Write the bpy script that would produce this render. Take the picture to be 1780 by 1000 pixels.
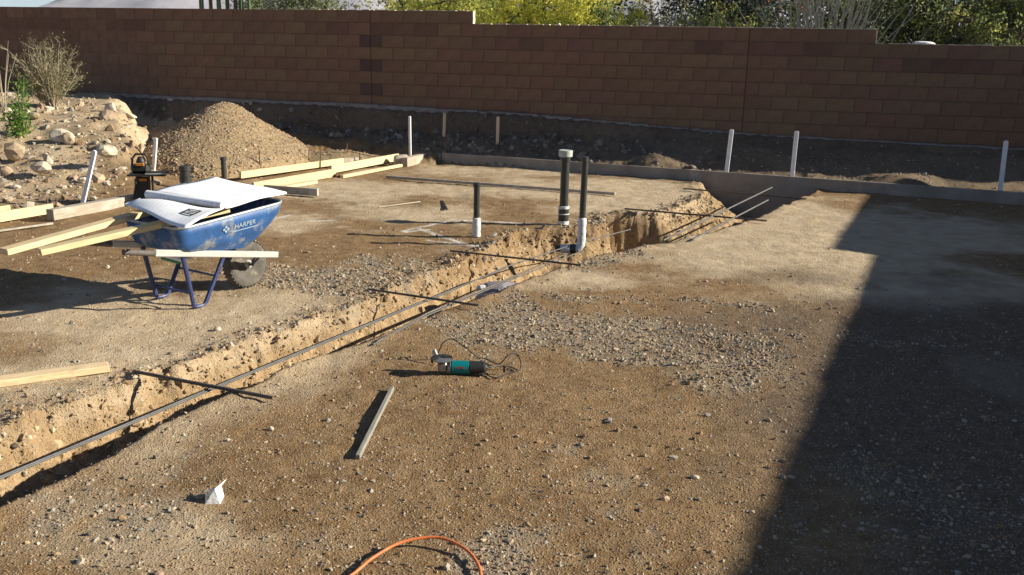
import bpy, math, random
import numpy as np
from mathutils import Vector, Matrix
random.seed(7); rng = np.random.default_rng(7)
sc = bpy.context.scene
for o in list(bpy.data.objects): bpy.data.objects.remove(o)

# ------------------------------------------------------------------ camera, sky, sun, exposure
CAM_H, FPX, PITCH, ROLL = 1.75, 1600.0, 0.2509, 0.0213
cd = bpy.data.cameras.new('camera'); cam = bpy.data.objects.new('camera', cd); sc.collection.objects.link(cam)
cd.sensor_width = 36.0; cd.lens = 36.0*FPX/1780.0; cd.clip_start = 0.05; cd.clip_end = 12000
c_, s_ = math.cos(PITCH), math.sin(PITCH)
fw = Vector((0, c_, -s_)); up = Vector((0, s_, c_)); rt = Vector((1, 0, 0))
cr, sr = math.cos(ROLL), math.sin(ROLL)
# image right and image up in the world, camera rolled by ROLL
img_r = rt*cr + up*sr; img_u = up*cr - rt*sr
R3 = Matrix((img_r, img_u, -fw)).transposed()
cam.matrix_world = Matrix.Translation((0, 0, CAM_H)) @ R3.to_4x4()
sc.camera = cam
SUN_EL = math.radians(23.3)
w = bpy.data.worlds.new('World'); sc.world = w; w.use_nodes = True
wn = w.node_tree; bg = wn.nodes['Background']
sky = wn.nodes.new('ShaderNodeTexSky'); sky.sky_type = 'NISHITA'; sky.sun_disc = False
sky.sun_elevation = SUN_EL; sky.sun_rotation = math.radians(90); sky.altitude = 300; sky.air_density = 0.7; sky.dust_density = 0.0; sky.ozone_density = 3.0
wn.links.new(sky.outputs[0], bg.inputs[0]); bg.inputs[1].default_value = 0.05
sl = bpy.data.lights.new('sun', 'SUN'); sl.energy = 5.0; sl.angle = math.radians(0.53); sl.color = (1.0, 0.92, 0.76)
so = bpy.data.objects.new('sun', sl); sc.collection.objects.link(so)
so.rotation_euler = Vector((-math.cos(SUN_EL), 0, -math.sin(SUN_EL))).to_track_quat('-Z', 'Y').to_euler()
so.location = (30, 0, 14)
vs = sc.view_settings; vs.view_transform = 'Standard'; vs.look = 'None'; vs.gamma = 1; vs.exposure = 1.05
vs.use_curve_mapping = False

# ------------------------------------------------------------------ helpers
COL = sc.collection
def ray(x, y):
    a = (x-890)/FPX; b = (y-500)/FPX
    X = cr*a + sr*b; Y = -sr*a + cr*b
    return rt*X - up*Y + fw
def g(x, y, z=0.0):                 # the world point at height z on a survey line of the photograph
    r = ray(x, y); return Vector((0, 0, CAM_H)) + r*((z-CAM_H)/r.z)
def atY(x, y, Y):
    r = ray(x, y); return Vector((0, 0, CAM_H)) + r*(Y/r.y)

def tag(o, label=None, cat=None, group=None, kind=None):
    if label: o['label'] = label
    if cat: o['category'] = cat
    if group: o['group'] = group
    if kind: o['kind'] = kind
    return o
def empty(name, loc, rz=0, label=None, cat=None, group=None):
    o = bpy.data.objects.new(name, None); COL.objects.link(o); o.location = loc; o.rotation_euler = (0, 0, rz)
    o.empty_display_size = 0.1
    return tag(o, label, cat, group)

class MB:
    def __init__(s): s.v = []; s.f = []
    def add(s, vs_, fs):
        b = len(s.v); s.v += [tuple(p) for p in vs_]; s.f += [tuple(i+b for i in f) for f in fs]; return s
    def box(s, c, size, M=None, bev=0.0):
        x, y, z = [d/2 for d in size]; c = Vector(c)
        if bev <= 0:
            P = [Vector((sx*x, sy*y, sz*z)) for sx in (-1, 1) for sy in (-1, 1) for sz in (-1, 1)]
            F = [(0,1,3,2),(4,6,7,5),(0,4,5,1),(2,3,7,6),(0,2,6,4),(1,5,7,3)]
        else:                                            # chamfered box, long axis x
            P = []
            b = bev
            ring = [(-y+b,-z),(y-b,-z),(y,-z+b),(y,z-b),(y-b,z),(-y+b,z),(-y,z-b),(-y,-z+b)]
            ins = [(-y+b,-z+b),(y-b,-z+b),(y-b,-z+b),(y-b,z-b),(y-b,z-b),(-y+b,z-b),(-y+b,z-b),(-y+b,-z+b)]
            for xx, r in ((-x, ins), (-x+b, ring), (x-b, ring), (x, ins)):
                P += [Vector((xx, q[0], q[1])) for q in r]
            F = []
            for k in range(3):
                for i in range(8): F.append((k*8+i, k*8+(i+1) % 8, (k+1)*8+(i+1) % 8, (k+1)*8+i))
            F.append(tuple(range(7, -1, -1))); F.append(tuple(range(24, 32)))
            F = [f[::-1] for f in F]
        if M is not None: P = [M @ p for p in P]
        return s.add([p+c for p in P], F)
    def tube(s, pts, rad, n=8, cap=True):
        pts = [Vector(p) for p in pts]
        if not hasattr(rad, '__len__'): rad = [rad]*len(pts)
        V = []; prev = None
        for i, p in enumerate(pts):
            t = (pts[min(i+1, len(pts)-1)] - pts[max(i-1, 0)]).normalized()
            if prev is None:
                a = Vector((0, 0, 1)) if abs(t.z) < .9 else Vector((1, 0, 0)); u = t.cross(a).normalized()
            else: u = (prev - t*prev.dot(t)).normalized()
            prev = u; v = t.cross(u)
            for k in range(n):
                an = 2*math.pi*k/n; V.append(p + (u*math.cos(an) + v*math.sin(an))*rad[i])
        F = []
        for i in range(len(pts)-1):
            for k in range(n):
                F.append((i*n+k, i*n+(k+1) % n, (i+1)*n+(k+1) % n, (i+1)*n+k))
        if cap: F.append(tuple(range(n-1, -1, -1))); F.append(tuple(range((len(pts)-1)*n, len(pts)*n)))
        return s.add(V, F)
    def lathe(s, prof, n=20, M=None):                    # (r, z) profile about z
        V = [Vector((r*math.cos(2*math.pi*k/n), r*math.sin(2*math.pi*k/n), z)) for r, z in prof for k in range(n)]
        F = [(i*n+k, i*n+(k+1) % n, (i+1)*n+(k+1) % n, (i+1)*n+k) for i in range(len(prof)-1) for k in range(n)]
        F.append(tuple(range(n-1, -1, -1))); F.append(tuple(range((len(prof)-1)*n, len(prof)*n)))
        if M is not None: V = [M @ p for p in V]
        return s.add(V, F)
    def build(s, name, mat, parent=None, smooth=False, **k):
        me = bpy.data.meshes.new(name); me.from_pydata(s.v, [], s.f); me.materials.append(mat)
        if smooth:
            me.polygons.foreach_set('use_smooth', [True]*len(me.polygons))
            try: me.set_sharp_from_angle(angle=math.radians(42))
            except Exception: pass
        o = bpy.data.objects.new(name, me); COL.objects.link(o)
        if parent: o.parent = parent
        return tag(o, k.get('label'), k.get('cat'), k.get('group'), k.get('kind'))

def np_mesh(name, V, F, mat, parent=None, smooth=False, cols=None, attrs=None, **k):
    me = bpy.data.meshes.new(name); n = F.shape[1]
    me.vertices.add(len(V)); me.vertices.foreach_set('co', V.astype(np.float32).ravel())
    me.loops.add(F.size); me.loops.foreach_set('vertex_index', F.astype(np.int32).ravel())
    me.polygons.add(len(F)); me.polygons.foreach_set('loop_start', np.arange(0, F.size, n, dtype=np.int32))
    me.polygons.foreach_set('use_smooth', np.full(len(F), smooth))
    me.update(calc_edges=True)
    if cols is not None:
        a = me.color_attributes.new('tint', 'FLOAT_COLOR', 'POINT')
        a.data.foreach_set('color', np.concatenate([cols, np.ones((len(cols), 1))], 1).astype(np.float32).ravel())
    for kx, vv in (attrs or {}).items():
        a = me.attributes.new(kx, 'FLOAT', 'POINT'); a.data.foreach_set('value', vv.astype(np.float32))
    me.materials.append(mat)
    o = bpy.data.objects.new(name, me); COL.objects.link(o)
    if parent: o.parent = parent
    return tag(o, k.get('label'), k.get('cat'), k.get('group'), k.get('kind'))

def _h(ix, iy, iz, s):
    n = (ix.astype(np.int64)*374761393 + iy.astype(np.int64)*668265263 + iz.astype(np.int64)*2147483647 + s*974634777) & 0xffffffff
    n = ((n ^ (n >> 13))*1274126177) & 0xffffffff; n = n ^ (n >> 16)
    return (n & 0xffffff)/float(0xffffff)*2 - 1
def vn(x, y, z=None, s=0):
    x0 = np.floor(x); y0 = np.floor(y); fx = x-x0; fy = y-y0
    fx = fx*fx*(3-2*fx); fy = fy*fy*(3-2*fy)
    if z is None:
        zz = np.zeros_like(x0)
        a = _h(x0, y0, zz, s); b = _h(x0+1, y0, zz, s); c = _h(x0, y0+1, zz, s); d = _h(x0+1, y0+1, zz, s)
        return (a*(1-fx)+b*fx)*(1-fy) + (c*(1-fx)+d*fx)*fy
    z0 = np.floor(z); fz = z-z0; fz = fz*fz*(3-2*fz); r = 0
    for dz, wz in ((0, 1-fz), (1, fz)):
        a = _h(x0, y0, z0+dz, s); b = _h(x0+1, y0, z0+dz, s); c = _h(x0, y0+1, z0+dz, s); d = _h(x0+1, y0+1, z0+dz, s)
        r = r + wz*((a*(1-fx)+b*fx)*(1-fy) + (c*(1-fx)+d*fx)*fy)
    return r
def fbm(x, y, z=None, o=4, s=0, gain=.5):
    r = 0; a = 1; t = 0
    for i in range(o):
        r = r + a*vn(x*2**i+i*7.3, y*2**i-i*3.1, None if z is None else z*2**i, s+i); t += a; a *= gain
    return r/t
def sst(t): t = np.clip(t, 0, 1); return t*t*(3-2*t)

# ------------------------------------------------------------------ materials
def nd(nt, t, **k):
    n = nt.nodes.new(t)
    for a, b in k.items(): setattr(n, a, b)
    return n
def mat_simple(name, col, rough=.8, metal=0, var=.25, scale=30, bump=.15, bscale=120, coord='Object', spec=.4, dirt=None, stretch=None, objvar=0):
    m = bpy.data.materials.new(name); m.use_nodes = True; nt = m.node_tree; L = nt.links; b = nt.nodes['Principled BSDF']
    tc = nd(nt, 'ShaderNodeTexCoord'); out = tc.outputs[coord]
    if stretch:
        mp = nd(nt, 'ShaderNodeMapping'); mp.inputs['Scale'].default_value = stretch; L.new(out, mp.inputs[0]); out = mp.outputs[0]
    n1 = nd(nt, 'ShaderNodeTexNoise'); n1.inputs['Scale'].default_value = scale; n1.inputs['Detail'].default_value = 6; n1.inputs['Roughness'].default_value = .62
    L.new(out, n1.inputs['Vector'])
    mx = nd(nt, 'ShaderNodeMix', data_type='RGBA')
    c2 = tuple(min(1, v*(1+var)) for v in col); c1 = tuple(v*(1-var) for v in col)
    mr = nd(nt, 'ShaderNodeMapRange'); mr.inputs[1].default_value = .3; mr.inputs[2].default_value = .7
    L.new(n1.outputs[0], mr.inputs[0]); L.new(mr.outputs[0], mx.inputs['Factor'])
    mx.inputs['A'].default_value = (*c1, 1); mx.inputs['B'].default_value = (*c2, 1); col_out = mx.outputs['Result']
    if dirt:
        n3 = nd(nt, 'ShaderNodeTexNoise'); n3.inputs['Scale'].default_value = dirt[1]; n3.inputs['Detail'].default_value = 8; n3.inputs['Roughness'].default_value = .7
        L.new(tc.outputs[coord], n3.inputs['Vector'])
        r3 = nd(nt, 'ShaderNodeMapRange'); r3.inputs[1].default_value = dirt[2]; r3.inputs[2].default_value = dirt[2]+.12; L.new(n3.outputs[0], r3.inputs[0])
        m3 = nd(nt, 'ShaderNodeMix', data_type='RGBA'); L.new(r3.outputs[0], m3.inputs['Factor']); L.new(col_out, m3.inputs['A']); m3.inputs['B'].default_value = (*dirt[0], 1)
        col_out = m3.outputs['Result']
    if objvar:
        oi = nd(nt, 'ShaderNodeObjectInfo'); hs = nd(nt, 'ShaderNodeHueSaturation')
        r4 = nd(nt, 'ShaderNodeMapRange'); r4.inputs[3].default_value = 1-objvar; r4.inputs[4].default_value = 1+objvar
        L.new(oi.outputs['Random'], r4.inputs[0]); L.new(r4.outputs[0], hs.inputs['Value']); L.new(col_out, hs.inputs['Color'])
        mt = nd(nt, 'ShaderNodeMath', operation='MULTIPLY'); mt.inputs[1].default_value = 7.31; L.new(oi.outputs['Random'], mt.inputs[0])
        fr = nd(nt, 'ShaderNodeMath', operation='FRACT'); L.new(mt.outputs[0], fr.inputs[0])
        r5 = nd(nt, 'ShaderNodeMapRange'); r5.inputs[3].default_value = .49; r5.inputs[4].default_value = .515; L.new(fr.outputs[0], r5.inputs[0]); L.new(r5.outputs[0], hs.inputs['Hue'])
        col_out = hs.outputs[0]
    L.new(col_out, b.inputs['Base Color'])
    b.inputs['Roughness'].default_value = rough; b.inputs['Metallic'].default_value = metal; b.inputs['Specular IOR Level'].default_value = spec
    if bump:
        n2 = nd(nt, 'ShaderNodeTexNoise'); n2.inputs['Scale'].default_value = bscale; n2.inputs['Detail'].default_value = 5; L.new(out, n2.inputs['Vector'])
        bp = nd(nt, 'ShaderNodeBump'); bp.inputs['Strength'].default_value = bump; bp.inputs['Distance'].default_value = .01
        L.new(n2.outputs[0], bp.inputs['Height']); L.new(bp.outputs[0], b.inputs['Normal'])
    return m
def mat_tint(name, rough=.9, var=.2, scale=60, bump=.3, bscale=150, transl=0, spec=.3):
    m = bpy.data.materials.new(name); m.use_nodes = True; nt = m.node_tree; L = nt.links; b = nt.nodes['Principled BSDF']
    at = nd(nt, 'ShaderNodeAttribute'); at.attribute_name = 'tint'
    tc = nd(nt, 'ShaderNodeTexCoord'); n1 = nd(nt, 'ShaderNodeTexNoise'); n1.inputs['Scale'].default_value = scale; n1.inputs['Detail'].default_value = 4
    L.new(tc.outputs['Object'], n1.inputs['Vector'])
    mr = nd(nt, 'ShaderNodeMapRange'); mr.inputs[1].default_value = .3; mr.inputs[2].default_value = .7; mr.inputs[3].default_value = 1-var; mr.inputs[4].default_value = 1+var
    L.new(n1.outputs[0], mr.inputs[0])
    vm = nd(nt, 'ShaderNodeVectorMath', operation='SCALE'); L.new(at.outputs['Color'], vm.inputs[0]); L.new(mr.outputs[0], vm.inputs['Scale'])
    L.new(vm.outputs[0], b.inputs['Base Color']); b.inputs['Roughness'].default_value = rough; b.inputs['Specular IOR Level'].default_value = spec
    if bump:
        n2 = nd(nt, 'ShaderNodeTexNoise'); n2.inputs['Scale'].default_value = bscale; L.new(tc.outputs['Object'], n2.inputs['Vector'])
        bp = nd(nt, 'ShaderNodeBump'); bp.inputs['Strength'].default_value = bump; bp.inputs['Distance'].default_value = .006
        L.new(n2.outputs[0], bp.inputs['Height']); L.new(bp.outputs[0], b.inputs['Normal'])
    if transl:
        tr = nd(nt, 'ShaderNodeBsdfTranslucent'); L.new(vm.outputs[0], tr.inputs[0]); mxs = nd(nt, 'ShaderNodeMixShader'); mxs.inputs[0].default_value = transl
        L.new(b.outputs[0], mxs.inputs[1]); L.new(tr.outputs[0], mxs.inputs[2]); L.new(mxs.outputs[0], nt.nodes['Material Output'].inputs[0])
    return m

def mat_ground():
    m = bpy.data.materials.new('dirt_ground'); m.use_nodes = True; nt = m.node_tree; L = nt.links; b = nt.nodes['Principled BSDF']
    tc = nd(nt, 'ShaderNodeTexCoord'); P = tc.outputs['Object']
    def noise(sc_, det=6, ro=.6):
        n = nd(nt, 'ShaderNodeTexNoise'); n.inputs['Scale'].default_value = sc_; n.inputs['Detail'].default_value = det; n.inputs['Roughness'].default_value = ro
        L.new(P, n.inputs['Vector']); return n.outputs[0]
    def ramp(v, a, b_, lo=0., hi=1.):
        r = nd(nt, 'ShaderNodeMapRange'); r.inputs[1].default_value = a; r.inputs[2].default_value = b_; r.inputs[3].default_value = lo; r.inputs[4].default_value = hi
        L.new(v, r.inputs[0]); return r.outputs[0]
    def mix(f, a, b_):
        x = nd(nt, 'ShaderNodeMix', data_type='RGBA')
        if isinstance(f, float): x.inputs['Factor'].default_value = f
        else: L.new(f, x.inputs['Factor'])
        for v, nm in ((a, 'A'), (b_, 'B')):
            if isinstance(v, tuple): x.inputs[nm].default_value = (*v, 1)
            else: L.new(v, x.inputs[nm])
        return x.outputs['Result']
    def attr(n):
        a = nd(nt, 'ShaderNodeAttribute'); a.attribute_name = n; return a.outputs['Fac']
    def mul(a, b_):
        x = nd(nt, 'ShaderNodeMath', operation='MULTIPLY'); L.new(a, x.inputs[0])
        if isinstance(b_, float): x.inputs[1].default_value = b_
        else: L.new(b_, x.inputs[1])
        return x.outputs[0]
    dirt = mix(ramp(noise(1.3, 7, .65), .35, .65), DIRT_A, DIRT_B)
    dirt = mix(ramp(noise(9, 6, .7), .4, .66), dirt, DIRT_C)
    dirt = mix(attr('pale'), dirt, mix(ramp(noise(5, 6, .6), .35, .65), PALE_A, PALE_B))
    dirt = mix(attr('orange'), dirt, mix(ramp(noise(14, 7, .65), .35, .65), ORG_A, ORG_B))
    dirt = mix(attr('grey'), dirt, mix(ramp(noise(22, 6, .7), .35, .65), GREY_A, GREY_B))
    dirt = mix(attr('damp_shade'), dirt, mix(ramp(noise(12, 6, .7), .35, .65), (.10, .072, .048), (.17, .125, .088)))  # dark soil tone that also carries painted shade
    # little grit: voronoi cells of differing tone
    for sc_, amt, th in ((110, .55, .30), (260, .45, .34)):
        v = nd(nt, 'ShaderNodeTexVoronoi'); v.inputs['Scale'].default_value = sc_; v.inputs['Randomness'].default_value = 1; L.new(P, v.inputs['Vector'])
        sep = nd(nt, 'ShaderNodeSeparateColor'); L.new(v.outputs['Color'], sep.inputs[0])
        on = mul(ramp(sep.outputs[0], .72, .74), ramp(v.outputs['Distance'], th+.12, th))
        cc = mix(ramp(sep.outputs[1], .3, .7), (.13, .10, .075), (.55, .49, .40))
        dirt = mix(mul(on, amt), dirt, cc)
        last = v
    dirt = mix(mul(attr('chalk'), ramp(noise(40, 4, .6), .30, .55, .25, .95)), dirt, (.78, .76, .72))
    L.new(dirt, b.inputs['Base Color']); b.inputs['Roughness'].default_value = .95; b.inputs['Specular IOR Level'].default_value = .15
    ad = nd(nt, 'ShaderNodeMath', operation='ADD'); L.new(noise(35, 8, .68), ad.inputs[0])
    v2 = nd(nt, 'ShaderNodeTexVoronoi'); v2.inputs['Scale'].default_value = 85; L.new(P, v2.inputs['Vector']); L.new(ramp(v2.outputs['Distance'], .1, .45, .35, 0), ad.inputs[1])
    ad2 = nd(nt, 'ShaderNodeMath', operation='ADD'); L.new(ad.outputs[0], ad2.inputs[0]); L.new(mul(noise(160, 6, .65), .35), ad2.inputs[1])
    bp = nd(nt, 'ShaderNodeBump'); bp.inputs['Strength'].default_value = .8; bp.inputs['Distance'].default_value = .022
    L.new(ad2.outputs[0], bp.inputs['Height']); L.new(bp.outputs[0], b.inputs['Normal'])
    return m
DIRT_A, DIRT_B, DIRT_C = (.165, .093, .038), (.25, .152, .068), (.30, .20, .105)
PALE_A, PALE_B = (.44, .335, .21), (.57, .455, .315)
ORG_A, ORG_B = (.27, .175, .090), (.43, .305, .170)
GREY_A, GREY_B = (.24, .185, .125), (.34, .275, .195)
M_ground = mat_ground()
M_stone = mat_tint('gravel_stone', var=.15)
M_wood = mat_simple('new_lumber', (.66, .52, .30), .75, var=.22, scale=7, stretch=(1, 14, 14), bump=.25, bscale=20, objvar=.08, dirt=((.42, .31, .18), 9, .60))
M_woodold = mat_simple('weathered_lumber', (.36, .31, .24), .9, var=.25, scale=6, stretch=(1, 12, 12), bump=.3, bscale=25, dirt=((.45, .42, .36), 5, .5), objvar=.06)
M_form = mat_simple('concrete_stained_form', (.27, .24, .205), .9, var=.22, scale=3, bump=.3, bscale=30, dirt=((.38, .345, .30), 2.2, .56))
M_stake = mat_simple('pale_stake', (.78, .79, .80), .6, var=.12, scale=8, bump=.1, dirt=((.40, .35, .28), 9, .60))
M_stakewood = mat_simple('brown_stake', (.66, .50, .34), .85, var=.15, scale=8, stretch=(1, 1, .15))
M_steel = mat_simple('dull_rebar', (.10, .10, .102), .65, metal=.25, var=.3, scale=14, bump=.1, dirt=((.17, .09, .05), 30, .58))
M_steeld = mat_simple('dark_rebar', (.11, .09, .075), .6, metal=.2, var=.3, scale=14, dirt=((.15, .085, .05), 30, .55))
M_rust = mat_simple('rusty_rod', (.13, .07, .045), .85, var=.3)
M_abs = mat_simple('black_abs_pipe', (.035, .037, .034), .38, var=.3, scale=12, bump=.03, dirt=((.16, .13, .10), 8, .68), spec=.5)
M_clamp = mat_simple('white_pipe_wrap', (.62, .62, .62), .5, var=.15, scale=25, bump=.5, bscale=60, dirt=((.30, .24, .18), 22, .62))
M_cap = mat_simple('grey_green_cap', (.45, .48, .44), .5, var=.12, dirt=((.12, .22, .15), 30, .6))
M_block = mat_simple('block', (.205, .120, .075), .95, var=.14, scale=8, bump=.5, bscale=90, objvar=.065, dirt=((.145, .108, .085), 1.2, .66))
M_blockd = mat_simple('dark_block', (.115, .070, .056), .95, var=.14, scale=8, bump=.5, bscale=90, objvar=.1)
M_blockt = mat_tint('block_far', var=.14, scale=8, bscale=90)
M_mortar = mat_simple('mortar', (.15, .092, .062), .98, var=.15)
M_mcap = mat_simple('mortar_crust', (.60, .52, .42), .95, var=.25, scale=20)
M_foot = mat_simple('footing_concrete', (.25, .23, .22), .95, var=.25, scale=9, bump=.5, bscale=40)
M_blue = mat_simple('blue_tray_paint', (.025, .095, .27), .55, var=.3, scale=10, bump=.12, bscale=40, dirt=((.24, .25, .26), 8, .515), spec=.5)
M_blued = mat_simple('blue_leg_paint', (.035, .05, .14), .45, var=.2, dirt=((.25, .22, .2), 14, .62))
M_rim = mat_simple('worn_tray_rim', (.36, .38, .38), .5, metal=.3, var=.2, dirt=((.15, .13, .11), 20, .58))
M_rubber = mat_simple('dusty_rubber', (.105, .095, .082), .9, var=.3, scale=20, bump=.4, bscale=60, dirt=((.30, .25, .19), 9, .56))
M_whitewheel = mat_simple('wheel_rim_paint', (.42, .40, .36), .6, var=.15, dirt=((.3, .22, .15), 15, .55))
M_grip = mat_simple('handle_grip', (.10, .085, .075), .7, var=.25)
M_handle = mat_simple('grey_handle_wood', (.42, .42, .39), .75, var=.12, scale=6, stretch=(1, 14, 14), dirt=((.35, .33, .3), 8, .62))
M_print = mat_simple('white_print', (.36, .46, .56), .6, var=.1, bump=0)
M_ink = mat_simple('black_ink', (.03, .03, .035), .7, bump=0)
M_teal = mat_simple('teal_plastic', (.0, .165, .17), .38, var=.1, bump=0, dirt=((.2, .17, .12), 60, .66))
M_blk = mat_simple('black_plastic', (.025, .025, .025), .5, var=.2, bump=.05)
M_alu = mat_simple('cast_aluminium', (.30, .29, .27), .4, metal=.7, var=.15)
M_redprint = mat_simple('red_print', (.45, .06, .03), .6, bump=0)
M_orange = mat_simple('orange_cord_jacket', (.62, .17, .05), .5, var=.15, dirt=((.34, .27, .2), 12, .6))
M_orangep = mat_simple('orange_plastic', (.55, .20, .03), .5, bump=0)
M_tissue = mat_simple('white_tissue', (.80, .79, .77), .9, var=.04, bump=.3, bscale=60)
M_plastic = mat_simple('thin_plastic_wrap', (.30, .27, .30), .4, var=.25, scale=8, bump=.4, bscale=20, dirt=((.10, .11, .22), 5, .52))
M_green = mat_simple('green_print', (.05, .25, .12), .6, bump=0)
M_stucco = mat_simple('tan_stucco', (.45, .36, .26), .95)
M_roof = mat_simple('clay_roof', (.33, .17, .11), .9)
M_glass = mat_simple('window_glass', (.05, .06, .07), .1, bump=0)
M_boulder = mat_simple('pale_boulder', (.52, .45, .35), .95, var=.25, scale=4, bump=.6, bscale=18, dirt=((.36, .24, .15), 4, .55), objvar=.1)
M_boulderb = mat_simple('brown_boulder', (.34, .25, .17), .95, var=.25, scale=4, bump=.6, bscale=18, dirt=((.42, .33, .24), 4, .55), objvar=.1)
M_bark = mat_simple('bark', (.13, .10, .07), .95)
M_leaf = mat_tint('leaves', rough=.7, var=.12, scale=2, bump=0, transl=.5)
M_twig = mat_simple('dry_twig', (.33, .28, .20), .9)
M_cactus = mat_simple('cactus_skin', (.07, .115, .06), .7, var=.2, scale=3)
def mat_paper():
    m = mat_simple('plan_paper', (.80, .82, .86), .75, var=.02, bump=0); nt = m.node_tree; L = nt.links; b = nt.nodes['Principled BSDF']
    src = b.inputs['Base Color'].links[0].from_socket
    tc = nd(nt, 'ShaderNodeTexCoord'); fac = None
    for sc_, dirn in ((9, 'X'), (13, 'Y')):
        wv = nd(nt, 'ShaderNodeTexWave'); wv.bands_direction = dirn; wv.inputs['Scale'].default_value = sc_; wv.inputs['Distortion'].default_value = 0
        L.new(tc.outputs['Object'], wv.inputs['Vector'])
        r = nd(nt, 'ShaderNodeMapRange'); r.inputs[1].default_value = .955; r.inputs[2].default_value = 1.0; L.new(wv.outputs[0], r.inputs[0])
        n = nd(nt, 'ShaderNodeTexNoise'); n.inputs['Scale'].default_value = 9; L.new(tc.outputs['Object'], n.inputs['Vector'])
        r2 = nd(nt, 'ShaderNodeMapRange'); r2.inputs[1].default_value = .48; r2.inputs[2].default_value = .54; r2.inputs[4].default_value = .6; L.new(n.outputs[0], r2.inputs[0])
        mu = nd(nt, 'ShaderNodeMath', operation='MULTIPLY'); L.new(r.outputs[0], mu.inputs[0]); L.new(r2.outputs[0], mu.inputs[1])
        mx = nd(nt, 'ShaderNodeMix', data_type='RGBA'); L.new(mu.outputs[0], mx.inputs['Factor']); L.new(src, mx.inputs['A']); mx.inputs['B'].default_value = (.30, .34, .46, 1)
        src = mx.outputs['Result']
    L.new(src, b.inputs['Base Color']); return m
M_paper = mat_paper()

# ------------------------------------------------------------------ terrain
YAW = -.2643; WU = Vector((math.cos(YAW), math.sin(YAW), 0)); WN = Vector((WU.y, -WU.x, 0)).normalized()
if WN.y > 0: WN = -WN
WA = Vector((-2.513, 16.318, 2.384)); BW, BH = .4064, .2032
def wall_pt(u, d=0, z=0): return Vector((WA.x, WA.y, 0)) + WU*u + WN*d + Vector((0, 0, z))
N_rim = [(-4.6,-2.2),(-1.94,3.2),(-1.76,3.64),(-1.61,4.09),(-1.40,4.52),(-1.10,5.11),(-.85,5.46),(-.55,6.07),(-.22,6.47),(.10,7.01),(.54,7.65),(.92,8.2),(1.75,8.95),(2.57,9.97),(3.85,12.0),(4.4,13.0)]
F_rim = [(-5.3,-2.2),(-2.72,3.0),(-2.40,3.91),(-2.20,4.32),(-1.99,4.71),(-1.80,4.98),(-1.48,5.60),(-1.20,6.05),(-.98,6.49),(-.68,7.15),(-.45,7.79),(-.12,8.50),(.05,9.15),(.50,9.35),(.98,9.62),(1.02,10.36),(1.62,10.40),(2.20,11.2),(2.50,11.95),(2.62,13.4)]
FORM0, FORM1 = Vector((-1.16, 14.80, 0)), Vector((8.6, 10.68, 0))
FU = (FORM1-FORM0).normalized(); FN = Vector((FU.y, -FU.x, 0))
def pdist(x, y, poly):
    best = np.full(x.shape, 1e9)
    for (ax, ay), (bx, by) in zip(poly[:-1], poly[1:]):
        dx, dy = bx-ax, by-ay; L2 = dx*dx+dy*dy
        t = np.clip(((x-ax)*dx+(y-ay)*dy)/L2, 0, 1); best = np.minimum(best, np.hypot(x-ax-t*dx, y-ay-t*dy))
    P = np.array(poly); xp = np.interp(y, P[:, 1], P[:, 0]); return best*np.sign(x-xp)
def dist_wall(x, y): return (x-WA.x)*WN.x + (y-WA.y)*WN.y
def along_wall(x, y): return (x-WA.x)*WU.x + (y-WA.y)*WU.y
def base_z(u): return np.interp(u, [-14, -9.5, -5.9, -4.5, 0, 2.6, 4.6, 6.4, 10.3, 14], [.60, .64, .80, .79, .77, .72, .62, .54, .49, .48])
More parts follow.
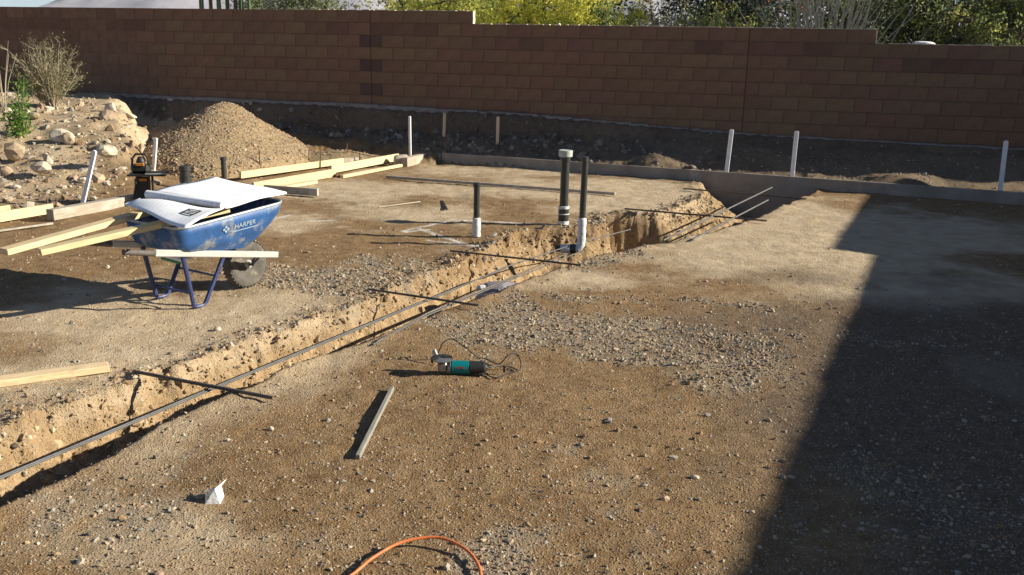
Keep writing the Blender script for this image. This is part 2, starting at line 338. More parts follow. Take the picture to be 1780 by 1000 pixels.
def terrain(x, y):
    x = np.asarray(x, float); y = np.asarray(y, float)
    n0 = fbm(x*.8, y*.8, o=3, s=3); n1 = fbm(x*4, y*4, o=4, s=11); n2 = fbm(x*22, y*22, o=3, s=23)
    near = 1/(1+np.maximum(0, np.hypot(x, y-6)-20)*.05)
    h = (.018*n0 + .013*n1 + .0045*n2 - .0035*sst((fbm(x*3.2, y*3.2, o=2, s=5)-.28)/.12))*near
    # trench
    pit = np.exp(-(((x-1.25)/.55)**2+((y-10.05)/.6)**2)**2)
    j = (.055*fbm(x*5, y*5, o=4, s=31, gain=.6) + .02*fbm(x*26, y*26, o=2, s=37))*(1-.8*pit)
    dn = -pdist(x, y, N_rim) + j*.32; df = pdist(x, y, F_rim) + j*1.3
    de = -((x-FORM0.x)*FN.x + (y-FORM0.y)*FN.y)     # placeholder sign fixed below
    de = (x-FORM0.x)*(-FU.y) + (y-FORM0.y)*FU.x      # >0 behind the form
    ledge = .11*fbm(x*3.1+4, y*3.1, o=3, s=41)
    wall_n = dn/.05; pit = np.exp(-(((x-1.25)/.55)**2+((y-10.05)/.6)**2)**2); wf = np.interp(y, [9.9, 10.7, 11.5], [.20, .42, .50])*(1-pit)+.045*pit; wall_f = (df/wf)*(1+ledge*1.5*(1-pit))
    prof = np.minimum(np.minimum(wall_n*.45, .62*np.clip(wall_f*.55, 0, None)**.85), .50)
    prof = np.where((dn > 0) & (df > 0), prof, 0); prof = np.minimum(prof, np.clip(-de+.045, 0, None)*25)
    inside = np.clip(prof, 0, .5)
    # gully towards the big vent pipe
    h = h - inside*(1+.12*n1)
    rim = np.exp(-(np.minimum(np.abs(dn), np.abs(df))/.13)**2)*(inside < .01)
    h = h + rim*(.012+.022*n1) + np.exp(-((df+.05)/.16)**2)*.022*fbm(x*9, y*9, o=4, s=47, gain=.65)*(inside < .2)
    # hollow dug round the pipe elbow
    # bank under the garden wall
    dw = dist_wall(x, y); u = along_wall(x, y); bz = base_z(u)
    wd = np.interp(u, [-5, -1, 2, 6, 12], [2.1, 1.65, 1.3, 1.25, 1.2]) + .12*n0
    q = np.clip((dw-.10)/wd, 0, 1.6)
    steep = np.interp(u, [-6, 3, 6, 12], [1, 1, .25, .1])
    pr = np.where(q <= 0, 1, np.maximum(0, (1-q)))
    pr = pr*(1-steep*.45*sst((q-.02)/.10)*(q < 1)*np.sqrt(np.clip(1-q, 0, 1)))
    rough = (.10*fbm(x*3.5, y*3.5, o=5, s=51, gain=.62))*sst(q/.1)*sst((1.15-q)/.3)*np.interp(u, [-6, 3, 6, 12], [1, 1, .45, .3])
    bank = bz*pr + rough
    # planted rise at the left
    xb = -5.15 - .42*(y-13.3) + .30*fbm(x*1.3, y*1.3, o=3, s=61) + .1*n1
    rise = .60*sst((y-10.6)/2.9) + .10*sst((y-14)/3)
    lft = sst((xb-x)/.62)*rise + sst((xb+.9-x)/1.5)*.08*sst((y-9.5)/2)
    lft = lft + sst((-4.6-x)/1.0)*sst((y-9.4)/1.5)*(.05*fbm(x*2.5, y*2.5, o=4, s=71)+.015)*1.6
    behind = np.where(dw < -.02, bz, 0)
    hb = np.maximum(bank*(dw < wd*1.6), lft)
    hb = np.where(dw < .10, bz-.02, hb)
    hb = np.where(dw < -.3, .55+.0*x, hb)
    h = h + np.where(de > -.0, hb, np.where(x < FORM0.x-.1, hb, 0))
    h = h + np.where(de > .08, .03, 0)*np.where((dw > 0) & (x > FORM0.x), 1, 0)
    # small heaps behind the form
    for hx, hy, hr, hh in ((5.35, 12.75, .45, .17), (2.15, 13.95, .35, .12)):
        h = h + hh*np.exp(-(((x-hx)/hr)**2+((y-hy)/(hr*.6))**2))*np.where(de > .03, 1, 0)
    far = np.hypot(x, y)
    h = h - sst((far-22)/60)*.6
    return h, inside, dn, df, de, dw, u
def tz(x, y): return float(terrain(np.array([x]), np.array([y]))[0][0])

def axis(parts):
    out = []
    for a, b, st in parts: out += list(np.arange(a, b, st))
    return out
xs = axis([(-12, -5.6, .07), (-5.6, -4.2, .035), (-4.2, 4.6, .02), (4.6, 6, .035), (6, 10, .08)]); ys = axis([(-4, 1.8, .15), (1.8, 9.4, .02), (9.4, 14.2, .03), (14.2, 19.6, .06)])
def grow(v, sgn):
    e = []; st = .15; p = v
    while abs(p) < 4400: st *= 1.33; p = sgn*min(4400, abs(p+sgn*st)); e.append(p)
    return e
xs = np.array(grow(xs[0], -1)[::-1] + xs + grow(xs[-1], 1)); ys = np.array(grow(ys[0], -1)[::-1] + ys + grow(ys[-1], 1))
GX, GY = np.meshgrid(xs, ys); gx = GX.ravel(); gy = GY.ravel()
hz, ins, dn, df, de, dw, uu = terrain(gx, gy)
wx = .018*vn(gx*14, gy*14, hz*14, 81)+.012*vn(gx*34, gy*34, hz*34, 83); wy = .018*vn(gx*14, gy*14, hz*14, 85)+.012*vn(gx*34, gy*34, hz*34, 87)
k = sst(ins/.08)*(np.abs(gx) < 5)
V = np.stack([gx+wx*k, gy+wy*k, hz], 1)
nx, ny = len(xs), len(ys)
ii = (np.arange(ny-1)[:, None]*nx + np.arange(nx-1)[None, :]).ravel()
F = np.stack([ii, ii+1, ii+nx+1, ii+nx], 1)

PATCH_GREY = [(1010,575,1.15,.28,1.0),(1180,600,.9,.28,.9),(930,560,.55,.3,.9),(1260,640,.8,.3,.55),(1000,455,.45,.25,.9),(1080,440,.5,.22,.7),(560,480,.8,.35,.9),(650,455,.5,.3,.7),(480,470,.5,.4,.7),
              (640,545,.35,.4,.5),(880,970,.25,.15,.9),(700,935,.5,.12,.45),(260,700,.45,.2,.5),(1080,520,.8,.15,.6),(1600,850,.6,.6,.5),(1640,740,.5,.4,.4),(1560,600,.6,.4,.3),(150,890,.45,.2,.35),(1050,800,.7,.3,.25),(400,620,.5,.4,.3)]
PATCH_PALE = [(1250,375,1.6,1.0,.9),(1350,430,1.5,.8,.8),(1600,400,1.5,.8,.7),(640,330,1.5,.5,.75),(1050,330,1.6,.7,.8),(700,370,1.0,.35,.5),(500,385,.8,.5,.5),(980,340,1.2,.4,.5),(330,590,1.2,1.0,.6),(250,560,1.1,.7,.6),(420,600,.8,.6,.45),
              (1760,660,.35,.28,.9),(1640,510,1.3,.45,.55),(1450,500,.9,.35,.5),(980,480,.6,.3,.4),(300,940,.6,.25,.4),(850,600,.4,.2,.2),(830,300,2.4,.5,.45)]
CHALK = [((703,400),(790,380)),((728,396),(822,428)),((705,401),(745,398)),((790,381),(990,391)),((745,416),(832,428)),((472,381),(502,374)),((540,384),(580,382))]
def blobs(x, y, lst):
    r = np.zeros_like(x)
    for px, py, rx, ry, a in lst:
        c = g(px, py); r = np.maximum(r, a*np.exp(-(((x-c.x)/rx)**2+((y-c.y)/(ry*1.6))**2)))
    return r
def masks(x, y, ins):
    wob = fbm(x*1.7, y*1.7, o=4, s=91); wob2 = fbm(x*7, y*7, o=3, s=93)
    grey = sst((blobs(x, y, PATCH_GREY)+.45*wob+.42*wob2-.30)/.45)
    fg = sst((7.2-y)/2)*sst((x-np.interp(y, [-2.2, 3.2, 7.0, 12], [-4.6, -1.94, .1, 3.85]))/.6)
    pale = sst((-.32*fg+blobs(x, y, PATCH_PALE)*1.9+.6*wob+.22*wob2-.15)/.7)
    return grey, pale
near = (np.abs(gx) < 12) & (gy > -1) & (gy < 20)
grey = np.zeros_like(gx); pale = np.zeros_like(gx)
gg, pp = masks(gx[near], gy[near], ins[near]); grey[near] = gg; pale[near] = pp
org = sst((ins-.03)/.14)
edge = np.exp(-(np.minimum(np.abs(dn), np.abs(df))/.10)**2)*.25; org = np.maximum(org, edge)
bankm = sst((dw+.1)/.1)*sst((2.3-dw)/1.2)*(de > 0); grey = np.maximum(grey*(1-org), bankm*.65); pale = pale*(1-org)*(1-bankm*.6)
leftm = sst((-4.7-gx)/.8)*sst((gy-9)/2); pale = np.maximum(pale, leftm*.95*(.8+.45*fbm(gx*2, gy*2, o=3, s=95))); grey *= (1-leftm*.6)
damp_shade_n = fbm(gx*1.6, gy*1.6, o=4, s=99)
damp_shade = bankm*np.clip(.62+.5*damp_shade_n+.35*sst((.5-dw)/.3), 0, 1)  # bank: its shade painted into the colour, plus dark topsoil near the wall
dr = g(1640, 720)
damp_shade = np.maximum(damp_shade, np.where(near & (dw > 2.2), sst((1.15-np.hypot((gx-dr.x-.6)/1.9, (gy-dr.y)/3.2)+.4*damp_shade_n)/.5)*.8, 0))  # right side: damp soil, darkened further to paint in the shade there
chalk = np.zeros_like(gx); sel = np.where((np.abs(gx) < 5) & (gy > 7.5) & (gy < 12))[0]
for a, b in CHALK:
    A_, B_ = g(*a), g(*b); dx, dy = B_.x-A_.x, B_.y-A_.y; L2 = dx*dx+dy*dy
    t = np.clip(((gx[sel]-A_.x)*dx+(gy[sel]-A_.y)*dy)/L2, 0, 1)
    d = np.hypot(gx[sel]-A_.x-t*dx, gy[sel]-A_.y-t*dy)
    chalk[sel] = np.maximum(chalk[sel], np.clip(1.4-d/.030, 0, 1)*(.75+.4*vn(gx[sel]*9, gy[sel]*9, s=97)))
ground = np_mesh('ground', V, F, M_ground, smooth=True, attrs={'damp_shade': damp_shade, 'pale': pale, 'orange': org, 'grey': grey, 'chalk': np.clip(chalk, 0, 1)}, kind='structure')

# mountains: two hazy rock ridges far behind the wall
def ridge(name, dist, depth, x0, x1, hfun, col, seed):
    nu, nv = 220, 26; U = np.linspace(x0, x1, nu); Vv = np.linspace(0, 1, nv); A, B = np.meshgrid(U, Vv)
    prof = np.sin(np.pi*np.clip(B, 0, 1))**.8; hh = hfun(A)*prof*(1+.28*fbm(A/160, B*9, o=5, s=seed, gain=.6))
    Y = dist + depth*B + 60*fbm(A/200, B*6, o=3, s=seed+9); P = np.stack([A.ravel(), Y.ravel(), hh.ravel()-3], 1)
    i = (np.arange(nv-1)[:, None]*nu+np.arange(nu-1)[None, :]).ravel(); Fq = np.stack([i, i+1, i+nu+1, i+nu], 1)
    return np_mesh(name, P, Fq, col, smooth=True, kind='structure')
M_mt = mat_simple('mountain_rock', (.34, .32, .36), 1, var=.22, scale=.012, bump=.6, bscale=.05, dirt=((.20, .21, .20), .02, .55))
ridge('mountains', 2600, 1500, -3200, 3400, lambda a: np.interp(a, [-3200,-1580,-1500,-1380,-1050,-700,-300,0,400,700,1500,3400], [6,12,120,210,290,330,280,235,300,250,190,90]), M_mt, 5)

# ------------------------------------------------------------------ stones strewn over the site
phi = (1+5**.5)/2
ICO = np.array([(-1,phi,0),(1,phi,0),(-1,-phi,0),(1,-phi,0),(0,-1,phi),(0,1,phi),(0,-1,-phi),(0,1,-phi),(phi,0,-1),(phi,0,1),(-phi,0,-1),(-phi,0,1)])/math.sqrt(1+phi*phi)
ICF = np.array([(0,11,5),(0,5,1),(0,1,7),(0,7,10),(0,10,11),(1,5,9),(5,11,4),(11,10,2),(10,7,6),(7,1,8),(3,9,4),(3,4,2),(3,2,6),(3,6,8),(3,8,9),(4,9,5),(2,4,11),(6,2,10),(8,6,7),(9,8,1)])
OCT = np.array([(1,0,0),(-1,0,0),(0,1,0),(0,-1,0),(0,0,1),(0,0,-1)], float)
OCF = np.array([(0,2,4),(2,1,4),(1,3,4),(3,0,4),(2,0,5),(1,2,5),(3,1,5),(0,3,5)])
PAL = np.array([(.34,.30,.235),(.38,.29,.19),(.25,.165,.09),(.45,.39,.30),(.13,.11,.09),(.34,.235,.17),(.30,.21,.125),(.28,.255,.225)])
def rocks(name, X, Y, Z, R, mat, base='ico', parent=None, probs=None, flat=.62, sink=0.0, **k):
    n = len(X); B, Fc = (ICO, ICF) if base == 'ico' else (OCT, OCF); nb = len(B)
    Vv = B[None]*(1+rng.uniform(-.33, .33, (n, nb, 1)))
    Vv = Vv*np.stack([rng.uniform(.75, 1.35, n), rng.uniform(.6, 1.0, n), rng.uniform(.4, .85, n)*flat/.62], 1)[:, None, :]
    q = rng.normal(size=(n, 4)); q[:, 1:3] *= .45; q /= np.linalg.norm(q, axis=1)[:, None]; a, b, c, d = q.T
    Rm = np.stack([1-2*(c*c+d*d), 2*(b*c-a*d), 2*(b*d+a*c), 2*(b*c+a*d), 1-2*(b*b+d*d), 2*(c*d-a*b), 2*(b*d-a*c), 2*(c*d+a*b), 1-2*(b*b+c*c)], 1).reshape(n, 3, 3)
    Vv = np.einsum('nij,nkj->nki', Rm, Vv)*R[:, None, None]
    Vv[:, :, 0] += X[:, None]; Vv[:, :, 1] += Y[:, None]; Vv[:, :, 2] += (Z+R*sink)[:, None]
    Ff = (Fc[None]+(np.arange(n)*nb)[:, None, None]).reshape(-1, 3)
    ci = rng.choice(len(PAL), n, p=probs); col = PAL[ci]*rng.uniform(.75, 1.2, (n, 1))
    return np_mesh(name, Vv.reshape(-1, 3), Ff, mat, parent, cols=np.repeat(col, nb, 0), **k)
def scatter(n, y0, y1, rmed, sig, rmin, rmax, dens, hard=.0):
    Y = y0*(y1/y0)**rng.uniform(0, 1, n); X = rng.uniform(-1, 1, n)*(.62*Y+.9)
    hh, ins_, dn_, df_, de_, dw_, u_ = terrain(X, Y); gq, pq = masks(X, Y, ins_)
    leftq = sst((-4.4-X)/.6)*sst((Y-9)/1.5); bq = ((de_ > 0) & (dw_ > .1) & (X > -5.6)).astype(float)
    pr = dens(gq, pq, ins_, leftq, bq); keep = (rng.uniform(0, 1, n) < pr) & (dw_ > .05)
    X, Y, hh = X[keep], Y[keep], hh[keep]; R = np.clip(rmed*np.exp(sig*rng.normal(size=len(X))), rmin, rmax)
    return X, Y, hh, R
PRB = np.array([.20,.24,.22,.035,.09,.09,.12,.05]); PRB = PRB/PRB.sum()
d1 = lambda gq, pq, i, l, b: np.clip((.38+.62*gq)*(1-.6*pq)*np.where(i > .02, .25, 1), 0, 1)
X, Y, Z, R = scatter(150000, 2.3, 6.6, .0036, .45, .0018, .013, d1); rocks('gravel', X, Y, Z, R, M_stone, 'ico' if len(X) < 48000 else 'oct', probs=PRB, kind='stuff', label='small mixed gravel strewn over the brown dirt in the foreground', cat='gravel')
print('near stones', len(X))
X, Y, Z, R = scatter(22000, 2.3, 6.6, .0072, .42, .0045, .024, lambda gq, pq, i, l, b: np.clip(.15+.80*gq, 0, 1)*np.where(i > .02, .35, 1)); rocks('coarse_gravel', X, Y, Z, R, M_stone, 'ico', probs=PRB, kind='stuff', label='coarser crushed stones lying among the foreground gravel', cat='gravel')
X, Y, Z, R = scatter(70000, 6.2, 13.8, .0085, .40, .005, .028, lambda gq, pq, i, l, b: np.clip(gq**1.2*.95+.07*(1-pq)+.4*l+.35*b, 0, 1)*np.where(i > .02, .3, 1)); rocks('gravel', X, Y, Z, R, M_stone, 'oct' if len(X) > 24000 else 'ico', probs=PRB, kind='stuff', label='grey crushed gravel patches on the building pad beyond the trench', cat='gravel')
X, Y, Z, R = scatter(70000, 4.6, 8.6, .0066, .42, .0035, .019, lambda gq, pq, i, l, b: np.clip(gq**1.3*.75, 0, 1)*np.where(i > .02, .2, 1)); rocks('coarse_gravel', X, Y, Z, R, M_stone, 'ico', probs=PRB, kind='stuff', sink=.08, label='dense band of crushed stone across the middle of the pad', cat='gravel')
print('mid stones', len(X))
PRL = np.array([.2,.22,.1,.25,.02,.11,.08,.02]); PRL = PRL/PRL.sum()
X, Y, Z, R = scatter(16000, 9.5, 17.5, .020, .6, .009, .10, lambda gq, pq, i, l, b: np.clip(.7*l, 0, 1)); rocks('rubble', X, Y, Z, R, M_stone, 'ico', probs=PRL, kind='stuff', label='pale rubble stones scattered on the planted rise at left', cat='rubble')
def bank_rocks():
    n = 2600; U = rng.uniform(-5.5, 11.5, n); D = .12+rng.beta(1.4, 1.8, n)*1.3
    keep = rng.uniform(0, 1, n) < np.interp(U, [-5, 2.5, 5, 11], [1, 1, .35, .2]); U, D = U[keep], D[keep]
    X = WA.x+WU.x*U+WN.x*D; Y = WA.y+WU.y*U+WN.y*D; hh, i_, dn_, df_, de_, dw_, u_ = terrain(X, Y); ok = de_ > .08
    X, Y, hh = X[ok], Y[ok], hh[ok]
    R = np.clip(.028*np.exp(.55*rng.normal(size=len(X))), .012, .10)*np.interp(X, [-2, 2, 5], [1, .9, .5])
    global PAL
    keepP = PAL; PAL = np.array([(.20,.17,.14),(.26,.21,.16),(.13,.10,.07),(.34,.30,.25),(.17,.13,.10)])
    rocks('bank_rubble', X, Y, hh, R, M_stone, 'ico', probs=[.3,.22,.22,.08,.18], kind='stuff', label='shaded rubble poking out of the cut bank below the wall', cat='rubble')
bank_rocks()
PAL = np.array([(.34,.30,.235),(.38,.29,.19),(.25,.165,.09),(.45,.39,.30),(.13,.11,.09),(.34,.235,.17),(.30,.21,.125),(.28,.255,.225)])

# clods on the far side of the trench
n = 4200; t = rng.uniform(0, 1, n); FP = np.array(F_rim); Yq = 2.6+t*10; Xq = np.interp(Yq, FP[:, 1], FP[:, 0])+rng.uniform(-.05, .35, n)
hh, i_, dn_, df_, de_, dw_, u_ = terrain(Xq, Yq); ok = (i_ > .01) & (de_ < -.1); Xq, Yq, hh = Xq[ok], Yq[ok], hh[ok]
PALs = PAL; PAL = np.array([(.34,.23,.12),(.42,.30,.17),(.29,.20,.11),(.48,.38,.25)]); R = np.clip(.010*np.exp(.5*rng.normal(size=len(Xq))), .005, .045)
rocks('clods', Xq, Yq, hh-.004, R, M_stone, 'ico', kind='stuff', label='orange caliche clods clinging to the sunlit trench side', cat='clods', probs=[.25]*4); PAL = PALs

n = 7000; Yq = 2.4+rng.uniform(0, 1, n)**1.2*9.5; Xq = np.interp(Yq, FP[:, 1], FP[:, 0])+rng.normal(size=n)*.13+.02
hh, i_, dn_, df_, de_, dw_, u_ = terrain(Xq, Yq); ok = (i_ < .16) & (de_ < -.1); Xq, Yq, hh = Xq[ok], Yq[ok], hh[ok]
R = np.clip(.0062*np.exp(.55*rng.normal(size=len(Xq))), .003, .03)*(.7+.06*Yq)
rocks('crumbs', Xq, Yq, hh, R, M_stone, 'ico', kind='stuff', label='loose soil crumbs and grit along the upper lip of the trench', cat='crumbs', probs=[.16,.2,.26,.03,.1,.1,.1,.05])

# ------------------------------------------------------------------ gravel piles
def pile(name, cx, cy, r, h, ntheta, label, seed, nst, sx=1.0):
    root = empty(name, (cx, cy, 0), label=label, cat='gravel pile')
    nr = 40; RR = np.linspace(0, 1, nr); TH = np.linspace(0, 2*np.pi, ntheta, endpoint=False); A, B = np.meshgrid(TH, RR)
    def hf(A, B):
        x, y = B*np.cos(A)*r*sx, B*np.sin(A)*r
        z = h*1.03*(1-np.sqrt(B**2+.012)+.10)*np.clip((1-B)*6, 0, 1)**.3*.93
        return x, y, z + .085*fbm(x*1.6+cx, y*1.6, o=5, s=seed)*(1-B*.3) - .12*sst((B-.9)/.1)
    x, y, z = hf(A, B); P = np.stack([x.ravel(), y.ravel(), z.ravel()], 1)
    i = (np.arange(nr-1)[:, None]*ntheta+np.arange(ntheta)[None, :]); jn = np.roll(i, -1, 1)
    Fq = np.stack([i.ravel(), jn.ravel(), (jn+ntheta).ravel(), (i+ntheta).ravel()], 1)
    np_mesh('mound', P, Fq, M_pile, root, smooth=True)
    B = np.sqrt(rng.uniform(0, .98, nst)); A = rng.uniform(0, 2*np.pi, nst); x, y, z = hf(A, B)
    R = np.clip(.0085*np.exp(.45*rng.normal(size=nst)), .004, .03)*(1+.9*sst((B-.75)/.2)*(rng.uniform(size=nst) < .15))
    rocks('gravel', x, y, z, R, M_stone, 'ico', parent=root, probs=np.array([.12,.30,.26,.01,.03,.08,.18,.02]), kind='stuff')
    return root
M_pile = mat_simple('pile_dirt', (.27, .195, .11), .95, var=.3, scale=14, bump=.9, bscale=45)
pile('gravel_pile', -4.47, 14.15, 1.95, .95, 140, 'tall sunlit cone of sandy gravel in front of the block wall', 5, 17000, .71)
pile('gravel_pile', -2.85, 14.75, .62, .20, 60, 'low small gravel heap behind the yellow boards', 8, 900, 1.3)
PILE_C = (-4.42, 14.05, 1.5)

# ------------------------------------------------------------------ garden wall of concrete blocks
wall = empty('block_wall', wall_pt(0, 0, .35), label='long reddish brown concrete block wall with stepped top behind the yard', cat='wall')
def wl(o): o.parent = wall; o.matrix_parent_inverse = Matrix.Identity(4)
TH = .15
def block_mesh(wd, name):
    b = MB(); b.box((0, 0, 0), (wd-.011, TH, BH-.011), bev=.004); me = bpy.data.meshes.new(name); me.from_pydata(b.v, [], b.f); me.materials.append(M_block); return me
me_full = block_mesh(BW, 'block'); me_half = block_mesh(BW/2, 'half_block')
M_blockr = mat_simple('red_dark_block', (.168, .094, .064), .95, var=.18, scale=6, bump=.5, bscale=90, objvar=.15)
me_fullr = me_full.copy(); me_fullr.materials[0] = M_blockr; me_fulld = me_full.copy(); me_fulld.materials[0] = M_blockd; me_halfd = me_half.copy(); me_halfd.materials[0] = M_blockd
cells = []
for r in range(11):
    umax = 4.5 if r == 0 else 20 if r == 1 else 34
    e = [v+.5 if r % 2 == 0 else v for v in range(-32, 40)] + [0, 15.5, umax]; e = sorted(set(float(q) for q in e if q <= umax))
    for a, b in zip(e[:-1], e[1:]): cells.append((r, a, b))
root_inv = Vector(wall.location)
def wall_local(u, d, z): return WU*u + WN*d + Vector((0, 0, z-.35))
def cellinfo(c):
    r, a, b = c; um = (a+b)/2*BW; z = WA.z-(r+.5)*BH; p = wall_pt(um, 0, z)
    rel = p-Vector((0, 0, CAM_H)); dep = rel.dot(fw); px = 890+FPX*(rel.dot(img_r))/dep; py = 500-FPX*rel.dot(img_u)/dep
    vis = -25 < px < 1805 and z > float(base_z(np.array([um]))[0])-.08
    return um, z, dep, vis
vis = sorted([c for c in cells if cellinfo(c)[3]], key=lambda c: cellinfo(c)[2])
single = set(vis[:300]); RZ = math.atan2(WU.y, WU.x)
sv, sf, scol = [], [], []
rb = random.Random(3)
for c in cells:
    r, a, b = c; um, z, dep, _ = cellinfo(c); full = (b-a) > .75
    if z < float(base_z(np.array([um]))[0])-.35: continue
    dark = (r in (2, 4, 6) and (abs(b) < .01 or abs(a) < .01)) or (r == 7 and False)
    beam = full and ((r == 1 and b <= 4.6) or (r == 2 and a >= 4 and b <= 20) or (r == 3 and a >= 20)) and rb.random() < .62
    proud = rb.uniform(-.0015, .0015)
    loc = wall_local(um, -TH/2+proud, z)
    if c in single:
        me = (me_fulld if dark else me_fullr if beam else me_full) if full else (me_halfd if dark else me_half)
        o = bpy.data.objects.new('block', me); COL.objects.link(o); o.parent = wall; o.location = loc; o.rotation_euler = (0, 0, RZ+rb.uniform(-.001, .001))
    else:
        q = MB(); M = Matrix.Rotation(RZ, 3, 'Z'); q.box(loc, ((b-a)*BW-.011, TH, BH-.011), M=M); n0 = len(sv)
        sv += q.v; sf += [tuple(i+n0 for i in f) for f in q.f]
        k_ = rb.uniform(.90, 1.10)*(.62 if dark else 1); cc = (.160*k_, .088*k_, .060*k_) if beam else (.190*k_, .111*k_*rb.uniform(.97, 1.03), .072*k_); scol += [cc]*8
np_mesh('block', np.array(sv), np.array(sf), M_blockt, wall, cols=np.array(scol), kind='stuff')
q = MB(); M = Matrix.Rotation(RZ, 3, 'Z')
for u0, u1, rt_ in ((-32, 0, 0), (0, 4.5, 0), (4.5, 15.5, 1), (15.5, 20, 1), (20, 34, 2)):
    a = u0*BW+(.003 if u0 in (0, 15.5) else .001); b = u1*BW-(.003 if u1 in (0, 15.5) else .001); top = WA.z-rt_*BH-.006; q.box(wall_local((a+b)/2, -TH/2, (top+.2)/2), (b-a, TH-.011, top-.2), M=M)
for u0, rt_ in ((0, 0), (15.5, 1)): top = WA.z-rt_*BH-.012; q.box(wall_local(u0*BW, -TH*.8, (top+.2)/2), (.011, .03, top-.2), M=M)
q.build('mortar', M_mortar, wall)
q = MB()
for u0, u1, rt_ in ((-3.0, 4.48, 0), (4.52, 19.95, 1), (20.03, 34, 2)):
    u_ = u0
    while u_ < u1:
        st = rb.uniform(.05, .35); st = min(st, u1-u_); hh_ = rb.uniform(.004, .013)
        if rb.random() < .88: q.box(wall_local((u_+st/2)*BW, -.05+rb.uniform(-.012, .03), WA.z-rt_*BH+hh_/2-.002), (st*BW*.98, rb.uniform(.05, .10), hh_), M=M)
        u_ += st
for u0, rt_ in ((4.5, 0), (20, 1)):
    for kk in range(6): q.box(wall_local(u0*BW+.004, -.06+rb.uniform(-.01, .01), WA.z-rt_*BH-(kk+.5)*BH/6), (.016, .11, BH/6*.95), M=M)
q.build('mortar_cap', M_mcap, wall)
q = MB(); u_ = -6.0
while u_ < 13:
    st = rb.uniform(.15, .4); z = float(base_z(np.array([u_]))[0]); q.box(wall_local(u_+st/2, .03+rb.uniform(-.01, .02), z-.005), (st, .13, .07+rb.uniform(0, .025)), M=M @ Matrix.Rotation(rb.uniform(-.03, .03), 3, 'Y')); u_ += st
q.build('footing', M_foot, wall)

# ------------------------------------------------------------------ house at the right (out of frame; casts the long shade)
EZ = 2.35; OFF = EZ/math.tan(SUN_EL)
e1 = g(1275, 1000); e2 = g(1515, 442); dd = (e2-e1).normalized(); back = e1-dd*6.5; e3 = g(1440, 433); e4 = g(1510, 333); e4 = e3+(e4-e3).normalized()*4.5
hn = Vector((dd.y, -dd.x, 0))
poly = [back, e2, e3, e4]; poly = [Vector((p.x+OFF, p.y, 0)) for p in poly]
house = empty('house', poly[0], label='tan stucco house outside the frame at right shading the yard', cat='house')
def hloc(p): return p-Vector(poly[0])
q = MB()
inner = [p+hn*.02 for p in poly]
far = [p+hn*4.5 for p in poly]
V_ = []
for p, f in zip(poly, far): V_ += [hloc(p)+Vector((0, 0, EZ)), hloc(p)+Vector((0, 0, EZ-.18)), hloc(f)+Vector((0, 0, EZ+.9)), hloc(f)+Vector((0, 0, EZ-.18))]
Fq = []
for i in range(3):
    a, b = i*4, i*4+4; Fq += [(a, a+1, b+1, b), (a+1, a+3, b+3, b+1), (a, b, b+2, a+2), (a+2, b+2, b+3, a+3)]
Fq += [(0, 2, 3, 1), (12, 13, 15, 14)]
q.add(V_, Fq); q.build('roof', M_roof, house)
q = MB()
for p0, p1 in ((poly[0], poly[1]), (poly[2], poly[3])):
    a = hloc(p0+hn*.6); b = hloc(p1+hn*.6); mdl = (a+b)/2+hn*1.8; q.box((mdl.x, mdl.y, (EZ-.19)/2), ((b-a).length, 3.6, EZ-.19), M=Matrix.Rotation(math.atan2(dd.y, dd.x), 3, 'Z'))
q.build('wall', M_stucco, house)
for k_ in (2.0, 5.0):
    c = hloc(poly[0]+dd*k_+hn*.59); f = MB().box((c.x, c.y, 1.35), (1.3, .06, 1.1), M=Matrix.Rotation(math.atan2(dd.y, dd.x), 3, 'Z')).build('window', M_handle, house)
    MB().box((c.x-hn.x*.035, c.y-hn.y*.035, 1.35), (1.18, .02, .98), M=Matrix.Rotation(math.atan2(dd.y, dd.x), 3, 'Z')).build('pane', M_glass, f)

# ------------------------------------------------------------------ boards, form, stakes
def frame(p0, p1, roll=0):
    x = (p1-p0).normalized(); z = Vector((0, 0, 1)); y = z.cross(x).normalized(); z = x.cross(y)
    M = Matrix((x, y, z)).transposed().to_4x4() @ Matrix.Rotation(roll, 4, 'X'); M.translation = (p0+p1)/2; return M
def board(name, p0, p1, w_, t_, mat, label, cat='board', group=None, roll=0, bev=.003):
    p0, p1 = Vector(p0), Vector(p1); L_ = (p1-p0).length
    o = MB().box((0, 0, 0), (L_, w_, t_), bev=bev).build(name, mat, label=label, cat=cat, group=group); o.matrix_world = frame(p0, p1, roll); return o
def G(x, y, z=0, dz=0): p = g(x, y, z); p.z = z+dz; return p
# the long grey form along the far side of the pad
fl = (FORM1-FORM0).length
for name, a, b, lab in (('form_board', 0, fl, 'long grey concrete stained form board along the far edge of the pad'),):
    pts = [FORM0+FU*a, FORM0+FU*b]; o = board(name, pts[0]+Vector((0, 0, -.25)), pts[1]+Vector((0, 0, -.25)), .042, .82, M_form, lab, 'form board')
# light splash of cement on its top edge
board('form_board', FORM0+Vector((-.012, .02, .02)), FORM0+Vector((-.62, .62, -.01)), .05, .24, M_form, 'short shaded form board at the far corner of the pad', 'form board')
board('concrete_kerb', G(703, 283, .06)+Vector((0, 0, 0)), G(741, 274, .06), .10, .15, M_woodold, 'weathered beam end at the far corner beside the white stake', 'beam')

